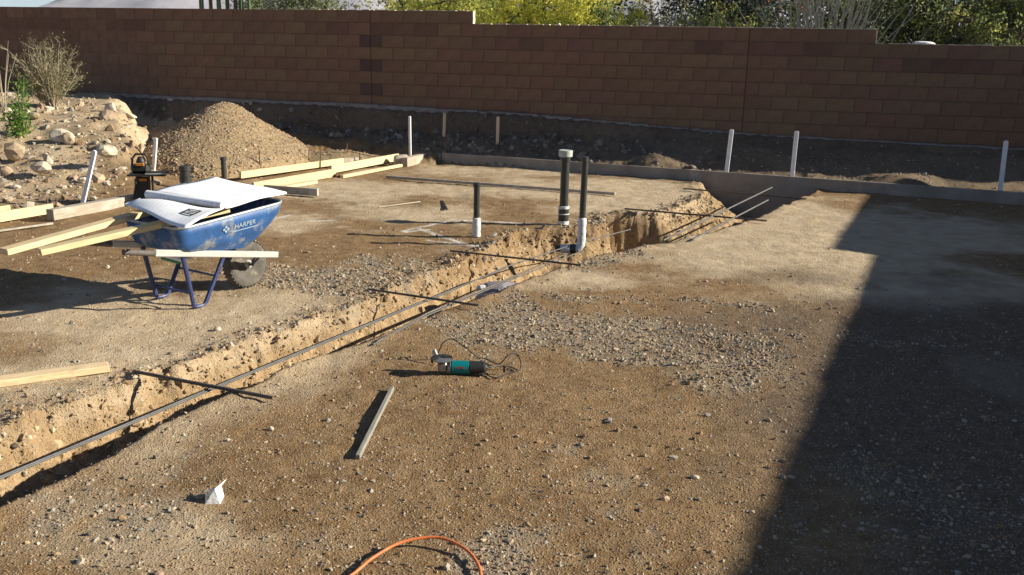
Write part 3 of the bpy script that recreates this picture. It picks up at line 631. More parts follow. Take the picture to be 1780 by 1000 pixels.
def stake(px0, py0, px1, py1, zb, mat, label, w_=.05, t_=.02, group='stakes driven along the forms', lift=0):
    b = g(px0, py0, zb); t = atY(px1, py1, b.y+lift); d = (t-b); L_ = d.length; d.normalize()
    o = MB()
    prof = [(-w_/2, -.25), (w_/2, -.25), (w_/2, L_-.012), (w_/2-.012, L_), (-w_/2+.012, L_), (-w_/2, L_-.012)]
    Vv = [Vector((x, y, z)) for y in (-t_/2, t_/2) for x, z in prof]; Fs = [tuple(range(6)), tuple(range(11, 5, -1))]+[(i, i+6, (i+1) % 6+6, (i+1) % 6) for i in range(6)]
    ob = o.add(Vv, Fs).build('form_stake', mat, label=label, cat='stake', group=group)
    x = Vector((FU.x, FU.y, 0)); x = (x-d*x.dot(d)).normalized(); y = d.cross(x); M_ = Matrix((x, y, d)).transposed().to_4x4(); M_.translation = b; ob.matrix_world = M_; return ob
stake(145, 350, 165, 262, .06, M_stake, 'pale leaning stake on the rocky rise beside the dirt slope', .05, lift=-.05)
stake(267, 296, 271, 240, .12, M_stake, 'grey stake at the foot of the gravel pile behind the tool tote', .05)
stake(713, 270, 712, 202, .12, M_stake, 'bright white sunlit stake at the far corner of the pad', .038)
stake(750, 262, 750, 197, .12, M_rust, 'thin dark stake in shade just right of the white corner stake', .022)
stake(771, 262, 773, 197, .12, M_stakewood, 'brown wooden stake near the corner left of its brown twin', .048)
stake(864, 269, 866, 203, .12, M_stakewood, 'brown wooden stake behind the form in front of the dark bank', .05)
stake(1263, 297, 1272, 225, .15, M_stake, 'pale blue white stake leaning right just left of its twin', .058)
stake(1377, 304, 1385, 228, .15, M_stake, 'pale stake behind the form beside the shadow edge', .058)
stake(1739, 327, 1749, 245, .15, M_stake, 'pale stake standing alone at the far right of the form', .058)

LG = 'new yellow boards of the left form'
# boards leaning from the ground onto the barrow
b1a, b1b = g(6, 438, .50), g(240, 373, .60); b2a, b2b = g(68, 438, .50), g(292, 387, .60)
b1b = b1b+(b1b-b1a).normalized()*.5; b2b = b2b+(b2b-b2a).normalized()*.42
board('lumber_board', b1a, b1b, .089, .038, M_wood, 'longer yellow board resting on the barrow tray farther from the camera', group='boards resting on the barrow')
board('lumber_board', b2a, b2b, .089, .038, M_wood, 'yellow board resting on the barrow tray under the drooping plan corner', group='boards resting on the barrow')
board('lumber_board', G(-60, 680, 0, .025), G(189, 645, 0, .025), .089, .038, M_wood, 'short yellow board lying flat on the dirt at left near the trench')
board('lumber_board', G(-60, 398, 0, .06), G(92, 372, 0, .06), .04, .10, M_wood, 'yellow form board on edge butting the grey beam at left')
board('timber_beam', G(88, 384, 0, .06), G(262, 351, 0, .06), .10, .11, M_woodold, 'cement stained grey beam with a square end left of the barrow', 'beam')
board('lumber_board', G(-50, 384, 0, .06), G(18, 374, 0, .06), .04, .09, M_wood, 'short pale board end poking in at the far left')
board('lumber_strip', G(-30, 409, 0, .02), G(92, 392, 0, .02), .03, .02, M_woodold, 'thin grey wooden strip on the ground under the grey beam', 'strip')
board('lumber_board', G(418, 315, 0, .08), G(597, 289, 0, .08), .04, .09, M_wood, 'pale board on edge farthest back in the left form', group=LG)
board('lumber_board', G(597, 288, 0, .07), G(622, 285, 0, .06), .05, .09, M_woodold, 'short dark block at the end of the pale back board', 'block')
board('lumber_board', G(440, 335, 0, .07), G(582, 309, 0, .07), .04, .11, M_wood, 'bright yellow board on edge nearest the barrow in the left form', group=LG)
board('lumber_board', G(575, 306, 0, .09), G(692, 283, 0, .09), .04, .11, M_wood, 'bright yellow board on edge running to the log end', group=LG)
board('lumber_board', G(594, 311, 0, .03), G(697, 291, 0, .03), .06, .042, M_wood, 'thin yellow board lying in front of the form near the log end', group=LG)
board('lumber_board', G(582, 310, 0, .03), G(596, 309, 0, .03), .08, .05, M_rust, 'small brown offcut between two yellow boards', 'offcut')
board('lumber_board', G(470, 334, 0, .03), G(548, 320, 0, .03), .09, .04, M_wood, 'pale board lying flat under the yellow form board', group=LG)
board('lumber_board', G(460, 334, 0, .045), G(553, 341, 0, .045), .045, .09, M_woodold, 'short brown board with a bright sunlit cut end beside the barrow')
lg = MB().lathe([(.03, -.09), (.07, -.09), (.085, -.06), (.085, .10), (.06, .13)], 14).build('log_end', M_woodold, smooth=True, label='round grey log end wedged between yellow board and weathered beam', cat='log')
p = G(696, 288, 0, .085); lg.location = p; lg.rotation_euler = (0, math.radians(90), math.radians(25))
board('batten', G(672, 311, 0, .03), G(1069, 341, 0, .03), .045, .035, M_woodold, 'long thin grey batten lying across the far part of the pad', 'batten')
board('lumber_rod', G(682, 681, 0, .020), G(622, 802, 0, .020), .022, .022, mat_simple('grey_stick', (.24, .225, .195), .85, stretch=(1, 8, 8), scale=10), 'grey wooden stick lying alone on the dirt in the foreground', 'stick')
board('scrap_strip', G(768, 351, 0, .012), G(776, 366, 0, .012), .035, .012, M_blk, 'small black scrap lying on the pad', 'scrap')
board('thin_rod', G(658, 362, 0, .010), G(731, 352, 0, .010), .016, .012, M_woodold, 'thin pale lath lying on the pad left of the black scrap', 'lath')

# rusty upright pins
for px, py, ty, lab in ((451, 300, 262, 'rusty pin standing at the right foot of the gravel pile'), (537, 283, 258, 'rusty pin right of the gravel pile by the low heap'), (557, 292, 264, 'rusty pin with a bent foot beside the yellow boards'),
                        (603, 279, 250, 'thin pin behind the back board left of the dark block'), (625, 283, 266, 'short pin right of the dark block'), (687, 276, 258, 'thin pin behind the log end'),
                        (82, 366, 345, 'short rusty pin behind the form board at far left'), (94, 364, 344, 'short leaning rusty pin next to the grey beam')):
    b = g(px, py, .03); t = atY(px+(4 if px in (94,) else 0), ty, b.y); MB().tube([b-Vector((0, 0, .15)), t], .0085, 6).build('steel_pin', M_rust, label=lab, cat='pin', group='rusty steel pins by the forms')

# ------------------------------------------------------------------ rebar
def rebar(pts, r, mat, label, group=None, cat='rebar'):
    P = [Vector(p) for p in pts]; out = []; rad = []
    L_ = sum((b-a).length for a, b in zip(P[:-1], P[1:])); st = .009 if L_ < 2.5 else .014
    for a, b in zip(P[:-1], P[1:]):
        n_ = max(2, int((b-a).length/st)); out += [a.lerp(b, i/n_) for i in range(n_)]
    out.append(P[-1]); rad = [r*(1.05 if i % 2 else .96) for i in range(len(out))]
    return MB().tube(out, rad, 6).build('rebar', mat, smooth=False, label=label, cat=cat, group=group)
LR = 'long rebars hung over the trench'; CR = 'short rebars laid across the trench'
zr = .012
rebar([G(x, y, zr) for x, y in ((-40, 846), (180, 754), (360, 678), (560, 596), (740, 522), (880, 466))], .0050, M_steel, 'left rebar of the long pair following the trench from the frame edge', LR)
rebar([G(x, y, zr) for x, y in ((-40, 849.2), (180, 757), (360, 680.8), (560, 598.4), (740, 524.2))], .0050, M_steel, 'right rebar of the long pair ending by the second crossing bar', LR)
rebar([G(x, y, zr-.012) for x, y in ((742, 524), (880, 464), (1000, 424), (1096, 399))], .0056, M_steel, 'long rebar crossing behind the elbow pipe over the wide pit', LR)
rebar([G(x, y, zr) for x, y in ((648, 599), (735, 552), (870, 494), (1010, 437))], .0050, M_steel, 'long rebar along the near lip of the trench by the plastic', LR)
rebar([G(x, y, zr) for x, y in ((655, 594), (740, 546), (872, 490), (985, 441))], .0075, M_steeld, 'dark rebar lying tight beside the near lip bar', LR)
rebar([G(234, 646, .032), G(475, 692, .034)], .010, M_steeld, 'dark crossbar over the trench nearest the camera', CR)
rebar([G(641, 503, .032), G(832, 531, .036)], .0085, M_steeld, 'second dark crossbar over the trench beside the plastic', CR)
rebar([G(782, 436, .030), G(1010, 461, .034)], .0085, M_steeld, 'third dark crossbar lying just before the elbow pipe', CR)
rebar([G(1086, 363, .034), G(1333, 384, .034)], .010, M_steeld, 'fourth dark crossbar over the far trench beyond the pit', CR)
rebar([G(1188, 328, .034), G(1402, 346, .034)], .009, M_steeld, 'farthest dark crossbar over the trench near the form', CR)
rebar([G(1153, 418, .02), G(1342, 326, .055)], .010, M_steel, 'left sunlit rebar of the pair rising over the far trench', LR)
rebar([G(1203, 417, .02), G(1335, 348, .055)], .010, M_steel, 'right sunlit rebar of the pair over the far trench', LR)

# ------------------------------------------------------------------ pipes
def pipe_thing(name, base, top_z, r, label, parts, cat='pipe', low=-.2):
    root = empty(name, base, label=label, cat=cat)
    MB().lathe([(r, low), (r, top_z)], 20).build('pipe', M_abs, root, smooth=True)
    for nm, mat, prof in parts: MB().lathe(prof, 22).build(nm, mat, root, smooth=True)
    return root
def clampring(z0, z1, r, e=.006): return [(r, z0), (r+e, z0+.003), (r+e, z1-.003), (r, z1)]
b = g(828, 411); T = atY(830, 318, b.y).z; r = .030
pipe_thing('vent_pipe', (b.x, b.y, 0), T-.02, r, 'short black pipe stub in white wrap near the chalk marks', [
    ('cap', M_abs, [(r+.001, T-.035), (r+.008, T-.03), (r+.008, T), (.02, T+.004)]),
    ('wrap', M_clamp, [(r+.010, .0), (r+.014, .02), (r+.008, .05), (r+.013, .07), (r+.010, .10), (r+.013, .13), (r+.007, .155), (r+.011, .175), (r+.001, .185)])])
b = g(979, 390); T = atY(984, 261, b.y).z; r = .045
pipe_thing('vent_pipe', (b.x, b.y, 0), T-.04, r, 'tall thick black pipe with a wide pale cap by the trench', [
    ('cap', M_cap, [(r+.006, T-.075), (r+.026, T-.065), (r+.028, T-.005), (r+.022, T), (r+.010, T-.004)]),
    ('collar', M_abs, [(r+.001, T-.115), (r+.008, T-.11), (r+.008, T-.08), (r+.002, T-.075)]),
    ('coupling', M_abs, [(r+.001, .02)]+[(r+.008+.004*(i % 2), .03+i*.012) for i in range(13)]+[(r+.001, .19)]),
    ('clamp', M_clamp, clampring(.165, .195, r+.008)), ('clamp', M_clamp, clampring(.105, .118, r+.010)), ('clamp', M_clamp, clampring(.0, .04, r+.008))], low=-.35)
b = g(1009, 408); b = Vector((b.x, 8.45, 0)); b.x = atY(1011, 408, 8.45).x; T = atY(1015, 272, b.y).z; r = .030; zb = atY(1008, 438, 8.45).z+.075
root = empty('vent_pipe', (b.x, b.y, zb), label='tall thin black pipe with a white elbow rising from the trench', cat='pipe')
th = T-zb
MB().tube([(0, 0, .19), (.006, 0, th-.04)], r, 20).build('pipe', M_abs, root, smooth=True)
MB().lathe([(r+.001, th-.05), (r+.006, th-.046), (r+.006, th-.004), (.02, th)], 20, Matrix.Translation((.006, 0, 0)).to_3x3()).build('cap', M_abs, root, smooth=True)
MB().lathe([(r+.001, .05), (r+.012, .055), (r+.008, .09), (r+.012, .12), (r+.007, .15), (r+.012, .19), (r+.010, .24), (r+.001, .25)], 22).build('wrap', M_clamp, root, smooth=True)
el = [Vector((0, 0, .06)), Vector((0, 0, .02))]+[Vector((-.07+.07*math.cos(a), 0, .02-.07*math.sin(a))) for a in np.linspace(.25, math.pi/2, 6)]+[Vector((-.13, 0, -.05)), Vector((-.19, .01, -.05))]
MB().tube(el, [r+.008]*2+[r+.010]*6+[r+.012, r+.012], 18).build('elbow', M_clamp, root, smooth=True)
MB().tube([(-.05, 0, -.047), (-.105, .004, -.05)], r+.016, 18).build('clamp', M_abs, root, smooth=True)
MB().tube([(-.185, .010, -.05), (-.24, .02, -.053)], r, 18).build('drain', M_abs, root, smooth=True)
b = g(326, 362); T = atY(326, 288, b.y).z; r = .055
pipe_thing('vent_pipe', (b.x, b.y, 0), T-.03, r, 'wide short black pipe stub behind the plans on the barrow', [
    ('cap', M_abs, [(r+.001, T-.06), (r+.008, T-.055), (r+.008, T-.008), (.045, T)]), ('coupling', M_abs, [(r+.001, T-.18), (r+.010, T-.175), (r+.010, T-.12), (r+.001, T-.115)]), ('clamp', M_clamp, clampring(T-.20, T-.185, r+.004))])
b = g(391, 332); T = atY(391, 273, b.y).z; r = .031
pipe_thing('vent_pipe', (b.x, b.y, 0), T-.02, r, 'slim short black pipe stub below the gravel pile', [('cap', M_abs, [(r+.001, T-.045), (r+.007, T-.04), (r+.007, T-.006), (.02, T)])])

# ------------------------------------------------------------------ wheelbarrow
WB = g(428, 498); WB.z = 0; ang = math.atan2(.835, .55)-math.pi/2       # local +y is forward
wb = empty('wheelbarrow', (WB.x, WB.y, 0), ang, 'blue steel wheelbarrow with pale wooden handles standing left of the trench', 'wheelbarrow')
def loft(rings, name, mat, parent, close=True, smooth=True, **k):
    n_ = len(rings[0]); V_ = [p for r_ in rings for p in r_]; Fq = [(i*n_+j, i*n_+(j+1) % n_, (i+1)*n_+(j+1) % n_, (i+1)*n_+j) for i in range(len(rings)-1) for j in range(n_)]
    if close: Fq.append(tuple(range((len(rings)-1)*n_, len(rings)*n_)))
    return MB().add(V_, Fq).build(name, mat, parent, smooth, **k)
def rrect(x0, x1a, x1b, y0, y1, z0, z1, r_=.09, n_=6):
    # rear edge y0 half width x1a, front edge y1 half width x1b; z from z0 (rear) to z1 (front)
    cs = [(x1b, y1, 0), (-x1b, y1, 90), (-x1a, y0, 180), (x1a, y0, 270)]; out = []
    for cx, cy, a0 in cs:
        sx = -1 if cx > 0 else 1; sy = -1 if cy == y1 else 1
        ccx, ccy = cx+sx*r_, cy+sy*r_
        for i in range(n_+1):
            a = math.radians(a0+90*i/n_); x, y = ccx+r_*math.cos(a), ccy+r_*math.sin(a); out.append(Vector((x, y, z0+(z1-z0)*(y-y0)/(y1-y0))))
    return out
TR = [(.0, .315, .345, -.78, .11, .585, .668, .085), (.05, .305, .330, -.775, .095, .535, .60, .085), (.1, .290, .295, -.765, .04, .48, .51, .085), (.15, .270, .25, -.75, -.05, .430, .415, .08), (.2, .235, .205, -.72, -.14, .408, .350, .06)]
tray = loft([rrect(*t[:-1], r_=t[-1]) for t in TR], 'tray', M_blue, wb)
md = tray.modifiers.new('thick', 'SOLIDIFY'); md.thickness = .004
rim = rrect(*TR[0][:-1], r_=TR[0][-1]); MB().tube(rim+[rim[0]], .0095, 8, False).build('rim', M_rim, wb, True)
# printed mark on the near side
def on_side(y, t):            # near side (+x) point between rim (t=0) and base (t=1)
    i = min(int(t*4), 3); f = t*4-i
    a, b_ = TR[i], TR[i+1]
    def P(q): s = (y-q[3])/(q[4]-q[3]); return Vector((q[1]+(q[2]-q[1])*s, y, q[5]+(q[6]-q[5])*s))
    return P(a).lerp(P(b_), f)
def text_mesh(body, size):
    cu = bpy.data.curves.new('t', 'FONT'); cu.body = body; cu.size = size; cu.align_x = 'CENTER'; cu.align_y = 'CENTER'; cu.extrude = .0008
    o = bpy.data.objects.new('t', cu); COL.objects.link(o); dg = bpy.context.evaluated_depsgraph_get(); me = bpy.data.meshes.new_from_object(o.evaluated_get(dg)); bpy.data.objects.remove(o); return me
pc = on_side(-.30, .33); pu = (on_side(-.30, .1)-on_side(-.30, .5)).normalized(); px_ = Vector((.055, 1, .09)).normalized(); pn = px_.cross(pu).normalized(); pu = pn.cross(px_)
def side_obj(me_or, name, mat, off=(0, 0)):
    o = bpy.data.objects.new(name, me_or); me_or.materials.clear(); me_or.materials.append(mat); COL.objects.link(o); o.parent = wb
    Mx = Matrix((px_, pu, pn)).transposed().to_4x4(); Mx.translation = pc+px_*off[0]+pu*off[1]+pn*.010; o.matrix_local = Mx; return o
side_obj(text_mesh('HARPER', .050), 'lettering', M_print, (.05, 0))
q = MB()
for a in range(4):
    an = a*math.pi/2; q.box((.016*math.cos(an), .016*math.sin(an), 0), (.016, .016, .002), M=Matrix.Rotation(an+math.pi/4, 3, 'Z'))
q.box((.16, -.036, 0), (.22, .005, .002)); o = q.build('emblem', M_print, wb); Mx = Matrix((px_, pu, pn)).transposed().to_4x4(); Mx.translation = pc-px_*.110+pn*.010; o.matrix_local = Mx
q = MB().box((-.02, -.752, .50), (.035, .003, .03), M=Matrix.Rotation(-.3, 3, 'X')).build('sticker', M_print, wb)
for s in (-1, 1):
    hb_ = MB().box((0, 0, 0), (1.06, .038, .045), bev=.005); h = hb_.build('handle', M_handle, wb)
    p0, p1 = Vector((s*.232, -.93, .445)), Vector((s*.222, .12, .255)); h.matrix_local = frame(p0, p1)
    gr = MB().tube([(-.53, 0, 0), (-.60, 0, 0), (-.75, 0, .004)], [.022, .019, .020], 12).build('grip', M_grip, h, True)
    # V leg : two struts and a foot, one bent strip
    q = MB(); ft = Vector((s*.20, -.60, .012)); q.tube([(s*.215, -.70, .39), (s*.205, -.628, .022), (s*.205, -.612, .011), (s*.205, -.55, .011), (s*.205, -.53, .025), (s*.215, -.36, .335)], [.016, .015, .012, .012, .015, .016], 8)
    q.build('leg', M_blued, wb, True)
    MB().box((s*.21, -.34, .325), (.05, .09, .012)).build('bracket', M_blued, wb)
    # arms carrying the wheel
    MB().tube([(s*.20, .0, .28), (s*.075, 0, .178)], .008, 6).build('axle_bracket', M_blued, wb, True)
    MB().tube([(s*.03, .115, .25), (s*.20, .115, .25)], .010, 6).build('nose_bar', M_handle, wb, True)
MB().tube([(-.205, -.62, .10), (.205, -.62, .10)], .008, 6).build('cross_brace', M_blued, wb, True)
MB().tube([(-.21, -.42, .19), (.21, -.42, .19)], .008, 6).build('cross_brace', M_blued, wb, True)
MB().box((0, -.25, .325), (.42, .05, .02)).build('tray_riser', M_blued, wb); MB().box((0, -.56, .375), (.42, .05, .02)).build('tray_riser', M_blued, wb)
RY = Matrix.Rotation(math.pi/2, 3, 'Y')
wheel = empty('wheel', (0, 0, .178)); wheel.parent = wb
tp = [(.090, -.034), (.110, -.046), (.148, -.054), (.168, -.044), (.176, -.02), (.178, 0), (.176, .02), (.168, .044), (.148, .054), (.110, .046), (.090, .034)]
MB().lathe(tp, 40, RY).build('tyre', M_rubber, wheel, True)
q = MB()
for i in range(34):
    a = 2*math.pi*i/34
    for sgn in (-1, 1): q.box((sgn*.024, .1738*math.cos(a+sgn*.04), .1738*math.sin(a+sgn*.04)), (.044, .006, .013), M=Matrix.Rotation(a, 3, 'X'))
q.build('tread', M_rubber, wheel)
MB().lathe([(.015, -.045), (.03, -.045), (.035, -.022), (.080, -.018), (.098, -.034), (.100, 0), (.098, .034), (.080, .018), (.035, .022), (.03, .045), (.015, .045)], 28, RY).build('rim', M_whitewheel, wheel, True)
MB().tube([(-.09, 0, 0), (.09, 0, 0)], .008, 8).build('axle', M_steel, wheel, True)

# packet tucked under the near handle
def wbp(x, y, z): return wb.matrix_basis @ Vector((x, y, z)) if False else Matrix.Translation(wb.location) @ Matrix.Rotation(ang, 4, 'Z') @ Vector((x, y, z))
p = wbp(.10, -.66, .350)
pk = empty('folded_packet', p, ang+.15, 'white packet with green edge tucked under the wheelbarrow tray', 'packet')
MB().box((0, 0, .012), (.20, .13, .030), bev=.01, M=Matrix.Rotation(.1, 3, 'Y')).build('wrapper', M_tissue, pk); MB().box((.0, -.05, -.010), (.16, .03, .014), M=Matrix.Rotation(.1, 3, 'Y')).build('edge', M_green, pk)

# ------------------------------------------------------------------ plans lying over the tray
def sheet(name, cs, nu, nv, dz, mat, label, thick=.004, parent=None, **k):
    a, b_, c, d = [Vector(p) for p in cs]; V_ = []
    for j in range(nv+1):
        for i in range(nu+1):
            u_, v_ = i/nu, j/nv; p = a.lerp(b_, u_).lerp(d.lerp(c, u_), v_); V_.append(p+Vector((0, 0, dz(u_, v_))))
    Fq = [(j*(nu+1)+i, j*(nu+1)+i+1, (j+1)*(nu+1)+i+1, (j+1)*(nu+1)+i) for j in range(nv) for i in range(nu)]
    o_ = V_[0].copy(); V_ = [p-o_ for p in V_]
    o = MB().add(V_, Fq).build(name, mat, parent, True, label=label, **k); o.location = o_; m = o.modifiers.new('thick', 'SOLIDIFY'); m.thickness = thick; m.offset = -1; return o
zt = .735
c0, c1, c2, c3 = g(262, 334, zt), g(392, 350, zt-.01), g(498, 332, .715), g(372, 308, zt+.03)
roll_r = .030
plans = empty('construction_plans', c0, label='thick bundle of white construction plans spread over the wheelbarrow tray', cat='plans')
def addp(o): o.location = o.location-c0; o.parent = plans; return o
for kk in range(3):
    sft = Vector((.006*kk, -.014*kk, -.007*kk)); addp(sheet('sheet', [c0+sft, c1+sft, c2+sft*.5, c3+sft*.5], 18, 14, lambda u_, v_: (.006*math.sin(u_*5+v_*3)+.005*math.sin(v_*7-u_*2))-.02*(u_**3)*(1-v_)-.02*max(0, u_-.75)*v_*2, M_paper, None, .003))
rp = [c0+(c1-c0)*(i/12)+Vector((-.012, -.030, -.012-.012*(i/12))) for i in range(13)]
ed = MB().tube(rp, [roll_r*(1-.2*i/12) for i in range(13)], 16, True).build('rolled_edge', M_paper, None, True); ed.location = (0, 0, 0)
ed.parent = plans; ed.location = -Vector(c0)
rr = [c2+(c3-c2)*(i/12)*.10+Vector((.012, 0, -.012)) for i in range(4)]
d0, d1, d2, d3 = g(216, 357, .66), g(322, 396, .66), g(388, 362, .70), g(246, 346, .70)
pl2 = sheet('plan_sheet', [d0, d1, d2, d3], 16, 8, lambda u_, v_: .012*math.sin(u_*6)+.012*math.sin(v_*3.1), M_paper, 'loose plan sheet with a dark title box hanging below the bundle', .003, cat='plan sheet')
def dl(u_, v_, up_=.006): return d0.lerp(d1, u_).lerp(d3.lerp(d2, u_), v_)+Vector((0, 0, .012*math.sin(u_*6)+.012*math.sin(v_*3.1)+up_))-d0
q = MB()
for (ua, ub, va, vb) in ((.70, .73, .44, .72), (.84, .87, .44, .72), (.70, .87, .44, .49), (.70, .87, .67, .72), (.745, .80, .52, .57), (.76, .83, .60, .645)):
    q.add([dl(ua, va), dl(ub, va), dl(ub, vb), dl(ua, vb)], [(0, 1, 2, 3)])
q.build('title_box', M_ink, pl2)
rl = MB().tube([d0+(d3-d0)*.1-d0, d0+(d3-d0)*.95-d0], .010, 12).build('curled_end', M_paper, pl2, True)

# ------------------------------------------------------------------ tool tote and stand behind the barrow
tb = g(246, 358); tt = empty('tool_stand', (tb.x, tb.y, 0), math.radians(10), 'dark folding stand with a flat top standing behind the barrow', 'stand')
sc_ = tb.y/FPX
MB().box((.10, 0, .355), (.40, .26, .022), bev=.004).build('top', M_blk, tt); MB().box((.20, -.10, .372), (.22, .05, .010)).build('pale_strip', M_cap, tt)
for sx in (-1, 1):
    for sy in (-1, 1): MB().tube([(.06+sx*.06, sy*.09, .345), (.02+sx*.09, sy*.11, 0)], .013, 8).build('leg', M_blk, tt, True)
MB().box((.03, 0, .19), (.15, .13, .26), bev=.02).build('housing', M_blk, tt)
MB().box((.05, -.068, .30), (.08, .012, .03)).build('orange_band', M_orangep, tt)
to = empty('tool_bag', (tb.x+.03, tb.y, .368), .1, 'black and orange battery tool bag sitting on the folding stand', 'tool bag')
MB().box((0, 0, .05), (.20, .14, .10), bev=.03).build('bag', M_blk, to); MB().box((.01, -.072, .10), (.09, .02, .03), bev=.004).build('orange_band', M_orangep, to)
MB().tube([(-.10, 0, .06), (-.085, 0, .16), (-.05, 0, .205), (.05, 0, .205), (.075, 0, .16), (.10, 0, .06)], .012, 8).build('handle', M_blk, to, True)
MB().lathe([(.045, .08), (.05, .13), (.03, .17), (.0201, .18)], 14).build('battery', M_blk, to, True)
gl = MB().box((.20, -.02, .012), (.22, .12, .020), bev=.008, M=Matrix.Rotation(.25, 3, 'Z')).build('work_glove', M_blk, None, label='crumpled black work glove at the edge of the folding stand', cat='glove'); gl.location = (tb.x, tb.y, .368)
MB().box((.31, .01, .018), (.09, .03, .014), bev=.004, M=Matrix.Rotation(-.5, 3, 'Z')).build('finger', M_blk, gl); MB().box((.31, -.04, .016), (.08, .025, .014), bev=.004, M=Matrix.Rotation(.3, 3, 'Z')).build('finger', M_blk, gl)

# ------------------------------------------------------------------ angle grinder
gb = g(783, 651); S = gb.y/FPX*1.02
gr = empty('angle_grinder', (gb.x, gb.y, .0), math.radians(2), 'teal and black angle grinder lying on the dirt with its cord', 'angle grinder')
def cx(p0, p1, r0, r1, name, mat, n_=20, z=.042):
    return MB().lathe([(r0*.9, p0), (r0, p0+.003), (r1, p1-.003), (r1*.9, p1)], n_, Matrix.Rotation(math.pi/2, 3, 'Y')).build(name, mat, gr, True)
for nm, a, b_, r0, r1, mt in (('collar', -.016, .004, .036, .038, M_alu), ('motor_housing', .005, .105, .039, .037, M_teal), ('rear_housing', .106, .190, .038, .034, M_blk), ('tail', .190, .203, .030, .018, M_blk)):
    o = cx(a, b_, r0, r1, nm, mt); o.location.z = .042
    if nm == 'motor_housing': mh = o
me = text_mesh('makita', .020); me.materials.clear(); me.materials.append(M_redprint); o = bpy.data.objects.new('lettering', me); COL.objects.link(o); o.parent = mh; o.location = (.052, -.0365, .012); o.rotation_euler = (math.radians(72), 0, 0)
MB().box((-.042, 0, .046), (.056, .058, .060), bev=.012).build('gear_head', M_alu, gr)
MB().tube([(-.048, 0, .070), (-.048, 0, .092)], .016, 12).build('spindle', M_alu, gr, True)
MB().lathe([(.056, .086), (.057, .090), (.015, .093)], 28).build('disc', M_alu, gr, True).location = (-.048, 0, 0)
q = MB(); n_ = 16
Vv = []; Fq = []
for i in range(n_+1):
    a = math.radians(20+200*i/n_); Vv += [(-.048+.062*math.cos(a), .062*math.sin(a), .074), (-.048+.062*math.cos(a), .062*math.sin(a), .098), (-.048+.02*math.cos(a), .02*math.sin(a), .098)]
for i in range(n_): Fq += [(i*3, i*3+3, i*3+4, i*3+1), (i*3+1, i*3+4, i*3+5, i*3+2)]
gd = q.add(Vv, Fq).build('guard', M_blk, gr); md = gd.modifiers.new('t', 'SOLIDIFY'); md.thickness = .002
MB().tube([(-.06, .03, .05), (-.095, .075, .115)], [.010, .014], 10).build('side_handle', M_alu, gr, True)
MB().box((.168, -.028, .012), (.03, .02, .02), bev=.003).build('switch', M_blk, gr)
def spline(P, k=8):
    P = [Vector(p) for p in P]; out = []
    for i in range(len(P)-1):
        p0, p1, p2, p3 = P[max(i-1, 0)], P[i], P[i+1], P[min(i+2, len(P)-1)]
        for j in range(k):
            t = j/k; out.append(.5*((2*p1)+(p2-p0)*t+(2*p0-5*p1+4*p2-p3)*t*t+(3*p1-p0-3*p2+p3)*t**3))
    return out+[P[-1]]
def cpx(l): return [g(x, y, z)-Vector((gb.x, gb.y, 0)) for x, y, z in l]
cord = [(.200, 0, .042)]+cpx([(868, 636, .03), (890, 640, .012), (903, 645, .010), (907, 632, .03), (900, 617, .07), (886, 618, .08), (876, 628, .05), (866, 634, .02), (845, 624, .012), (832, 622, .05), (812, 606, .10), (790, 590, .12), (775, 594, .11), (767, 607, .07), (764, 622, .012), (790, 628, .008), (830, 640, .008), (846, 652, .008), (862, 658, .008), (885, 650, .008), (905, 645, .008)])
MB().tube(spline(cord), .0036, 8).build('cord', M_blk, gr, True)
MB().box((.30, .015, .030), (.012, .012, .04), bev=.002).build('plug', M_blk, gr)

# orange cord, tissue, plastic, small things
pts = [g(x, y, .012) for x, y in ((560, 1030), (612, 1000), (650, 972), (700, 950), (760, 944), (805, 958), (830, 982), (836, 1010), (825, 1040))]
for i, pz in enumerate([.012, .014, .02, .03, .034, .026, .018, .012, .012]): pts[i].z = pz
MB().tube(spline(pts, 10), .0058, 10).build('extension_cord', M_orange, None, True, label='orange extension cord looping over the gravel at the bottom edge', cat='cord')
tp_ = g(372, 872); q = MB(); rt2 = random.Random(5)
def crumple(name, mat, loc, sx, sy, sz, seed, label, cat, sub=2, parent=None, amp=.35):
    import bmesh
    bm = bmesh.new(); bmesh.ops.create_icosphere(bm, subdivisions=sub, radius=1); r_ = random.Random(seed)
    off = [Vector((r_.gauss(0, 1), r_.gauss(0, 1), r_.gauss(0, 1))).normalized() for _ in range(9)]; am = [r_.uniform(-amp, amp) for _ in range(9)]
    for v in bm.verts:
        d = sum(a*max(0, v.co.normalized().dot(o_)-.35)*1.6 for a, o_ in zip(am, off)); v.co *= 1+d+r_.uniform(-.05, .05)
        v.co = Vector((v.co.x*sx, v.co.y*sy, v.co.z*sz))
    me = bpy.data.meshes.new(name); bm.to_mesh(me); bm.free(); me.materials.append(mat); o = bpy.data.objects.new(name, me); COL.objects.link(o); o.location = loc
    if parent: o.parent = parent
    return tag(o, label, cat)
t_ = MB().add([(-.026,-.018,0),(.020,-.024,0),(.030,.020,.004),(-.020,.030,0),(-.022,-.006,.048),(.006,-.012,.060),(.024,.016,.052),(-.012,.020,.040),(.040,.040,.066),(.020,.010,.055)],
    [(3,2,1,0),(0,1,5,4),(1,2,6,5),(2,3,7,6),(3,0,4,7),(4,5,6,7),(5,8,6),(9,8,6),(0,5,4)]).build('paper_tissue', M_tissue, label='crumpled white tissue on the dirt in the left foreground', cat='tissue'); t_.location = (tp_.x, tp_.y, .002); t_.rotation_euler = (0, 0, .25); t_.scale = (1.25, 1.35, 1.0)
crumple('plastic_wrap', M_plastic, g(868, 505, -.05)+Vector((0, .05, -.04)), .17, .10, .07, 3, 'dusky crumpled plastic sheet wedged in the trench by the near lip', 'plastic sheet', 3, amp=.5)
